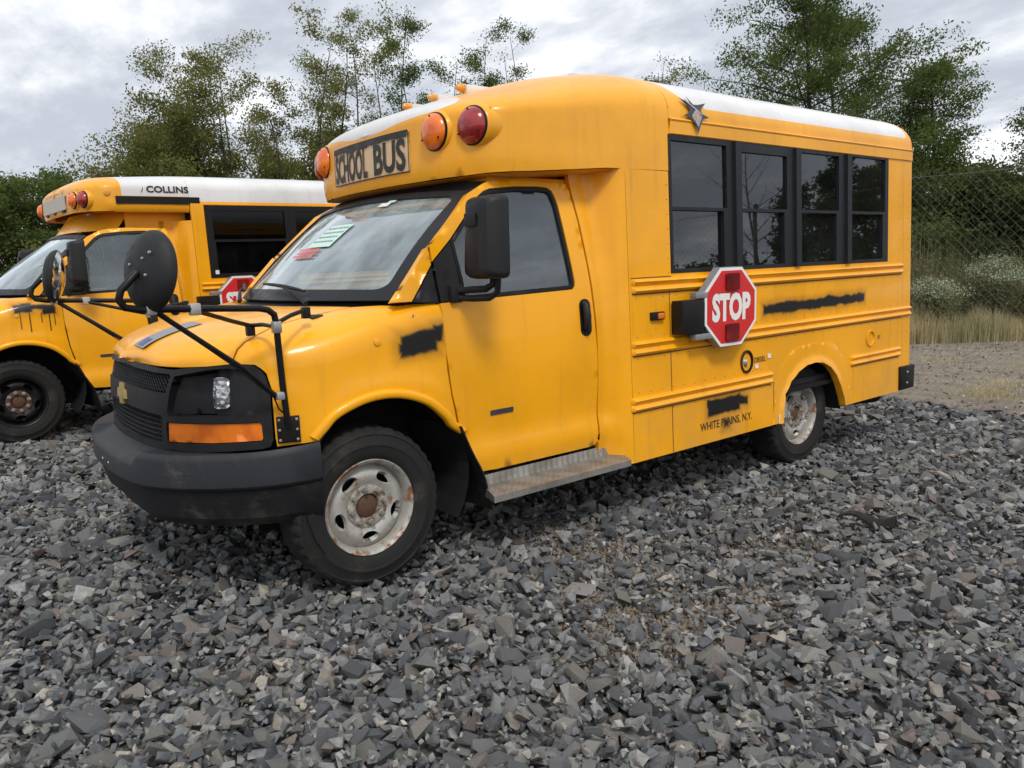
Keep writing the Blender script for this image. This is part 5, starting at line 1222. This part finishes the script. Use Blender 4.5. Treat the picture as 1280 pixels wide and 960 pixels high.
# ------------------------------------------------------------------ leaves and trees
def quads(C, A, B): 
    """leaf quads: centre, long half axis, short half axis"""
    n = len(C); V = np.stack([C-A, C+B*.9+A*.1, C+A, C-B*.9+A*.1], 1).reshape(-1, 3); return V, np.arange(4*n).reshape(n, 4)
def leaves(C, size, r, droop=.3):
    n = len(C); a = r.normal(size=(n, 3)); a[:, 2] -= droop; a /= np.linalg.norm(a, axis=1)[:, None]; b = np.cross(a, r.normal(size=(n, 3))); b /= np.linalg.norm(b, axis=1)[:, None]+1e-9
    s_ = size*r.uniform(.6, 1.3, (n, 1)); return quads(C, a*s_*.5, b*s_*.27)
def tree(name, label, cat, base, h, spread, seed, nclump, per, leaf, mat, group=None, first=.25, trunk_r=.11, clump=.38, lean=(0, 0), stems=1, bark='bark', droop=.3, upright=.9, vase=False):
    r = np.random.default_rng(seed); root = empty(name, base, label=label, category=cat)
    if group: root['group'] = group
    mb = MB(); tips = []
    for s_ in range(stems):
        off = r.normal(size=2)*.10*(stems > 1); px_, py_ = off; pts = []; n = 9; wx, wy = r.normal(size=2)*(.10 if stems == 1 else .26)+np.array(lean)+off*.9
        hh = h*(1 if s_ == 0 else r.uniform(.75, .97))
        for i in range(n+1):
            t_ = i/n; pts.append(Vector((px_+wx*t_*hh*.35+(math.sin(t_*5+seed+s_)-math.sin(seed+s_))*.022*h, py_+wy*t_*hh*.35+(math.cos(t_*4.3+seed*2+s_)-math.cos(seed*2+s_))*.022*h, t_*hh*.93)))
        mb.tube(pts, [trunk_r*(1-.86*i/n)/(stems**.4) for i in range(n+1)], 6)
        nb_ = max(6, int(nclump/7/stems))
        for k in range(nb_):
            t_ = first+(1-first)*((k+r.random())/nb_); i = min(n-1, int(t_*n)); p0 = pts[i].lerp(pts[i+1], t_*n-i)
            tt_ = (t_-first)/(1-first); prof = (.30+.70*tt_**.8)*(1 if tt_ < .85 else .8) if vase else math.sin(math.pi*min(1, tt_*.80+.20))**.7; Lb = spread*(.35+.65*prof)*r.uniform(.40, 1.2); az = k*2.4+r.uniform(-.6, .6); el = r.uniform(.25, .75)*upright+.25*t_
            d_ = Vector((math.cos(az)*math.cos(el)+lean[0]*.4, math.sin(az)*math.cos(el)+lean[1]*.4, math.sin(el))).normalized(); p1 = p0+d_*Lb*.5; p2 = p0+d_*Lb+Vector((0, 0, .10*Lb*r.uniform(-1, 1)))
            br = trunk_r*(1-.8*t_)*.42/(stems**.4); mb.tube([p0, p1, p2], [br, br*.6, br*.2], 4, cap=False)
            for q_ in range(7):
                f = r.uniform(.25, 1.0); s0 = p0.lerp(p1, f*2) if f < .5 else p1.lerp(p2, f*2-1); d2 = (d_*.5+Vector(r.normal(size=3))*.8); d2.z = abs(d2.z)*.7+.05; d2.normalize(); e = s0+d2*Lb*r.uniform(.16, .38)
                mb.tube([s0, e], [br*.34, br*.10], 3, cap=False); tips += [tuple(e), tuple(s0.lerp(e, .55))]
            tips.append(tuple(p2))
        tips.append(tuple(pts[-1]))
    mb.build('trunk', [MAT[bark]], root, smooth=60, fix=False)
    if nclump and per:
        T_ = np.array(tips); T_ = T_[r.random(len(T_)) < min(1, nclump*2.6/len(T_))]; C, tn = [], []
        for p_ in T_:
            m = int(per*r.uniform(.4, 1.5)); g = np.clip(r.normal(size=(m, 3)), -1.55, 1.55)*np.array([1, 1, .62])*clump*r.uniform(.5, 1.1)*.46; C.append(p_+g); tn.append(np.clip(r.normal(.45, .12)+r.normal(0, .16, m), 0, 1))
        C = np.concatenate(C); tn = np.concatenate(tn); V, F = leaves(C, leaf, r, droop); tt = np.repeat(tn, 4)[:, None].repeat(3, 1)
        link('crown', mesh_from(V, F, 'crown', mat, tt), root)
    return root
def H_at(py, depth): return CAM.z+(345.6-py)/FPX*depth
TG = 'trees standing behind the parked buses'
def at_tree(px_, depth, top, **k): return dict(base=bearing(px_, depth), h=H_at(top, depth)*1.02, **k)
tree('bushy_tree', 'broad olive tree behind the hood of the bus with black rims', 'tree', **at_tree(178, 22, 128), spread=2.3, seed=3, nclump=340, per=56, leaf=0.094, mat='leaf_olive', first=.10, clump=.60, group=TG, stems=2)
tree('bushy_tree', 'low round olive tree between two taller thin trees', 'tree', **at_tree(232, 24, 160), spread=2.0, seed=5, nclump=260, per=51, leaf=0.091, mat='leaf_olive', first=.10, clump=.60, group=TG)
tree('slender_tree', 'open thin-leaved tree above the COLLINS lettering', 'tree', **at_tree(292, 23, 48), spread=2.0, seed=12, nclump=240, per=42, leaf=0.079, mat='leaf_olive', first=.16, clump=.50, group=TG, lean=(-.05, .05), stems=3, trunk_r=.085, vase=True)
tree('slender_tree', 'thin tree with dark forked limbs, its leaves sparse at the tip', 'tree', **at_tree(352, 22, 70), spread=1.6, seed=21, nclump=230, per=40, leaf=0.079, mat='leaf_olive', first=.12, clump=.48, group=TG, bark='bark_dark', lean=(.12, .02), stems=3, trunk_r=.085, vase=True)
tree('slender_tree', 'tall open tree with dark limbs beside the SCHOOL BUS sign', 'tree', **at_tree(415, 23, 38), spread=1.7, seed=33, nclump=240, per=39, leaf=0.079, mat='leaf_olive', first=.15, clump=.46, group=TG, bark='bark_dark', stems=3, trunk_r=.085, vase=True)
tree('slender_tree', 'tall thin tree whose bare twigs rise beside the SCHOOL BUS sign', 'tree', **at_tree(468, 24, 22), spread=1.6, seed=41, nclump=200, per=34, leaf=0.076, mat='leaf_olive', first=.2, clump=.44, group=TG, bark='bark_dark', stems=3, trunk_r=.085, vase=True)
tree('slender_tree', 'narrow many-stemmed tree rising behind the small roof lamps', 'tree', **at_tree(545, 25, 14), spread=1.15, seed=52, nclump=260, per=40, leaf=0.079, mat='leaf_green', first=.15, clump=.45, group=TG, bark='bark_dark', stems=3, trunk_r=.085, vase=True)
tree('slender_tree', 'narrow leafy tree beside the narrow many-stemmed one, shorter', 'tree', **at_tree(592, 26, 24), spread=1.05, seed=57, nclump=250, per=42, leaf=0.079, mat='leaf_green', first=.15, clump=.45, group=TG, bark='bark_dark', lean=(.10, -.06), stems=3, trunk_r=.085, vase=True)
tree('slender_tree', 'wispy tree top bending over the yellow roof cap', 'tree', **at_tree(682, 28, 50), spread=.85, seed=63, nclump=120, per=31, leaf=0.079, mat='leaf_green', first=.15, clump=.42, group=TG, bark='bark_dark', lean=(.10, -.08), stems=3, trunk_r=.085, vase=True)
tree('slender_tree', 'pair of pale wispy tree tops behind the white roof edge', 'tree', **at_tree(838, 29, 74), spread=1.1, seed=71, nclump=140, per=36, leaf=0.085, mat='leaf_olive', first=.15, clump=.5, group=TG, stems=3, trunk_r=.085, vase=True)
tree('slender_tree', 'small tree top showing between the star emblem and the big tree', 'tree', **at_tree(915, 28, 95), spread=.8, seed=77, nclump=110, per=40, leaf=0.085, mat='leaf_green', first=.15, clump=.45, group=TG, stems=3, trunk_r=.085, vase=True)
tree('locust_tree', 'large dark green spreading tree behind the rear of the bus', 'tree', **at_tree(1072, 21, 0), spread=2.7, seed=84, nclump=480, per=83, leaf=0.082, mat='leaf_green', first=.22, clump=.55, group=TG, trunk_r=.17, lean=(.03, -.03), stems=2, droop=.7, bark='bark_dark', upright=.5)
tree('locust_tree', 'dark green tree leaning out over the chain-link fence', 'tree', **at_tree(1150, 21, 100), spread=1.35, seed=88, nclump=260, per=59, leaf=0.079, mat='leaf_green', first=.2, clump=.5, group=TG, trunk_r=.12, droop=.7, bark='bark_dark', upright=.6)
tree('locust_tree', 'pale green tree past the end of the leaning dark tree', 'tree', **at_tree(1305, 18, 112), spread=1.0, seed=93, nclump=190, per=46, leaf=0.073, mat='leaf_green', first=.2, clump=.45, group=TG, droop=.6)
SG = 'dense shrubs at the edge of the yard'
def shrub(px_, depth, top, spread, seed, label, mat='leaf_dark', n=150, group=SG):
    tree('shrub', label, 'shrub', **at_tree(px_, depth, top), spread=spread, seed=seed, nclump=n, per=78, leaf=.118, mat=mat, first=.04, clump=.75, trunk_r=.05, group=group, stems=2, upright=.6)
for i, (px_, d_, top, sp_) in enumerate(((-40, 24, 190, 1.7), (12, 23, 212, 1.5), (62, 26, 222, 1.6), (110, 25, 214, 1.5))): shrub(px_, d_, top, sp_, 200+i, 'dark green shrub in the thicket behind the windshield of the bus with black rims', 'leaf_green' if i % 2 else 'leaf_olive')
for i, (px_, d_, top, sp_) in enumerate(((300, 25, 200, 2.0), (360, 26, 190, 2.0), (430, 26, 180, 2.0))): shrub(px_, d_, top, sp_, 230+i, 'olive shrub low behind the white roof of the bus with COLLINS lettering', 'leaf_olive', 130)
for i, (px_, d_, top, sp_) in enumerate(((1130, 19, 214, 1.4), (1180, 20, 218, 1.5), (1225, 19, 228, 1.4), (1270, 20, 222, 1.5), (1325, 19, 215, 1.6))): shrub(px_, d_, top, sp_, 260+i, 'dark shrub massed behind the chain-link fence', 'leaf_green' if i % 2 else 'leaf_dark', 150)
# weeds, dry grass, flowering bushes beyond the track
def blades(name, n, region, hgt, wid, mat, seed, parent=None, bend=.35, **tags):
    r = np.random.default_rng(seed); P_ = np.array([region(r) for _ in range(n)]); hh = hgt*r.uniform(.45, 1.15, n)*np.array([.55+.8*abs(mnoise.noise(Vector((p_[0]*1.3, p_[1]*1.3, seed))))+.25*mnoise.noise(Vector((p_[0]*5, p_[1]*5, seed))) for p_ in P_]); az = r.uniform(0, 2*math.pi, n); dirv = np.stack([np.cos(az), np.sin(az), np.zeros(n)], 1); ld = np.stack([np.cos(az+1.57), np.sin(az+1.57), np.zeros(n)], 1)
    b = r.uniform(.1, 1, n)*bend; m = P_+np.stack([ld[:, 0]*hh*b*.35, ld[:, 1]*hh*b*.35, hh*.6], 1); e = P_+np.stack([ld[:, 0]*hh*b, ld[:, 1]*hh*b, hh], 1); w_ = (dirv*wid*r.uniform(.6, 1.3, n)[:, None])
    V = np.stack([P_-w_, P_+w_, m-w_*.7, m+w_*.7, e], 1).reshape(-1, 3); i = np.arange(n)*5; F = np.concatenate([np.stack([i, i+1, i+3], 1), np.stack([i, i+3, i+2], 1), np.stack([i+2, i+3, i+4], 1)])
    tt = np.repeat(np.clip(r.normal(.5, .25, n), 0, 1), 5)[:, None].repeat(3, 1); return link(name, mesh_from(V, F, name, mat, tt), parent, **tags)
def zone(p0, p1, d0, d1): 
    def f(r):
        d_ = r.uniform(d0, d1)+r.normal()*.10; p_ = bearing(r.uniform(p0, p1), d_); return (p_.x, p_.y, -.08)
    return f
blades('dry_grass', 22000, zone(1085, 1420, 15.6, 17.4), .78, .006, 'grass_dry', 5, label='strip of dry straw-coloured grass along the far edge of the track', category='dry grass', kind='stuff')
blades('tall_weeds', 22000, zone(1080, 1430, 17.2, 20.5), 2.3, .009, 'leaf_weed', 6, bend=.30, label='mass of tall grey-green weeds beyond the dry grass', category='weeds', kind='stuff')
r = np.random.default_rng(8); C = np.array([zone(1080, 1430, 17.4, 20.8)(r) for _ in range(48000)]); C[:, 2] = r.uniform(0, 1, len(C))**.8*2.15*(.75+.25*np.sin(C[:, 0]*1.7)); V, F = leaves(C, .085, r, 0); link('weed_leaves', mesh_from(V, F, 'weed_leaves', 'leaf_weed', np.repeat(r.random(len(C)), 4)[:, None].repeat(3, 1)), label='fine grey-green foliage of the tall weeds beyond the dry grass', category='weeds', kind='stuff')
tuft = bearing(1250, 8.9)
for i, (px_, d_, n_, rr) in enumerate(((1250, 8.9, 420, .20), (1272, 9.6, 320, .22), (1180, 12.5, 120, .25), (1285, 11.5, 150, .3))):
    c = bearing(px_, d_)
    blades('grass_tuft', n_, lambda r, c=c, rr=rr: (c.x+r.normal()*rr, c.y+r.normal()*rr, -.07), .14, .004, 'grass_dry', 40+i, bend=.8, label='small tuft of dry grass growing on the track by the fence', category='grass tuft', group='dry grass tufts on the track', kind='stuff')
def flower_bush(px_, d_, top, rad, seed, label):
    r = np.random.default_rng(seed); base = bearing(px_, d_); base.z = -.08; root = empty('flowering_bush', base, label=label, category='bush', group='white flowering bushes'); h = H_at(top, d_)
    mb = MB(); hd_ = []
    for k in range(22):
        az, o_ = r.uniform(0, 6.28), rad*math.sqrt(r.random()); e = Vector((math.cos(az)*o_, math.sin(az)*o_, h*r.uniform(.70, 1.0)*(1-.35*(o_/rad)**2))); m = Vector((e.x*.35, e.y*.35, e.z*.55)); mb.tube([(0, 0, 0), m, e], [.012, .008, .003], 4, cap=False); hd_.append(e); hd_ += [m.lerp(e, f)+Vector(r.normal(size=3))*.12 for f in (.55, .75, .9)]
    mb.build('stems', [MAT['bark_dark']], root, fix=False)
    C = np.concatenate([np.array(e)+r.normal(size=(70, 3))*.13 for e in hd_]); V, F = leaves(C, .05, r, 0); link('foliage', mesh_from(V, F, 'foliage', 'leaf_weed', np.repeat(r.random(len(C)), 4)[:, None].repeat(3, 1)), root)
    C = np.concatenate([np.array(e)+r.normal(size=(95, 3))*np.array([.12, .12, .06])+np.array([0, 0, .03]) for e in hd_ if e.z > h*.70]); V, F = leaves(C, .038, r, 0); link('blossom', mesh_from(V, F, 'blossom', 'flower_white', np.repeat(r.random(len(C)), 4)[:, None].repeat(3, 1)), root)
flower_bush(1168, 16.3, 350, .46, 301, 'rounded bush thick with white blossom beside the rear of the bus')
flower_bush(1238, 16.8, 322, .60, 302, 'taller bush with white blossom along its top, dark stems below')
flower_bush(1300, 16.5, 350, .42, 303, 'white flowering bush farthest from the bus along the dry grass')
# ------------------------------------------------------------------ chain-link fence
FX = 7.2; fen = empty('chain_link_fence', (FX, 0, 0), label='tall galvanised chain-link fence behind the rear of the bus', category='fence')
mw = MB(); top_, y0, y1, dw = 2.43, -17.0, 5.0, .098; n = int((y1-y0)/dw)
def wire(p, q): 
    mw.tube([p, q], .0010, 3, cap=False)
Hh = top_-.03
for i in range(-int(Hh/dw)-1, n+1):
    for sg in (1, -1):
        a0 = y0+i*dw if sg > 0 else y1-i*dw; a1 = a0+sg*Hh; lo, hi = (a0, a1); z0_, z1_ = .03, top_
        def cl(y): return .03+(y-a0)/(a1-a0)*Hh
        ya, yb = max(y0, min(y1, a0)), max(y0, min(y1, a1))
        if abs(ya-yb) < .02: continue
        wire((0, ya, cl(ya)), (0, yb, cl(yb)))
for i in range(n): 
    y = y0+(i+.5)*dw; mw.tube([(0, y, top_-.01), (0, y, top_+.035)], .0014, 3, cap=False)
mw.build('wire_mesh', [MAT['galvanised']], fen, fix=False, kind='stuff')
tw = MB(); tw.tube([(.012, y, top_-.015+.012*math.sin(y*2)) for y in np.linspace(y0, y1, 40)], .003, 5); tw.build('top_wire', [MAT['galvanised']], fen, smooth=60)
for y in (-16.8, -13.6, -10.4, -7.2, -4.0, 1.6, 4.8):
    po = MB(); po.tube([(.035, y, -.15), (.035, y, top_+.02)], .027, 10); po.lathe([(.031, 0), (.029, .02), (.0005, .035)], 'z', 10, c=(.035, y, top_+.02)); po.build('post', [MAT['galvanised']], fen, smooth=45)
# what stands off to the side, seen in the side windows of the near bus
OG = 'trees off to the side of the yard'
tree('bare_tree', 'leafless tree standing beyond the fence, mirrored in the second bus window', 'tree', base=(18.2, -11.2, -.1), h=6.0, spread=1.9, seed=402, nclump=150, per=0, leaf=.1, mat='leaf_dark', first=.30, trunk_r=.07, bark='bark_dark', group=OG)
for i, (x, y, h_, s_) in enumerate(((23.2, -13.2, 4.9, 1.5), (26.0, -13.0, 6.6, 1.7), (30.0, -13.5, 6.2, 1.8), (34, -13.0, 7.2, 2.0), (38, -11.0, 7.6, 2.2))):
    tree('side_tree', 'dark leafy tree beyond the fence, mirrored in the rear windows of the bus', 'tree', base=(x, y, -.1), h=h_, spread=s_, seed=410+i, nclump=110, per=34, leaf=.20, mat='leaf_dark', first=.25, clump=.55, group=OG, bark='bark_dark')
for i, (x, y, h_) in enumerate(((13.5, -12, 1.6), (16, -12.5, 1.9), (18.5, -13.5, 1.8), (22.0, -12, 1.9))):
    tree('shrub', 'low shrub beyond the fence, mirrored in the first bus windows', 'shrub', base=(x, y, -.1), h=h_, spread=1.6, seed=430+i, nclump=90, per=50, leaf=.2, mat='leaf_dark', first=.05, clump=.7, trunk_r=.04, group='shrubs off to the side of the yard')
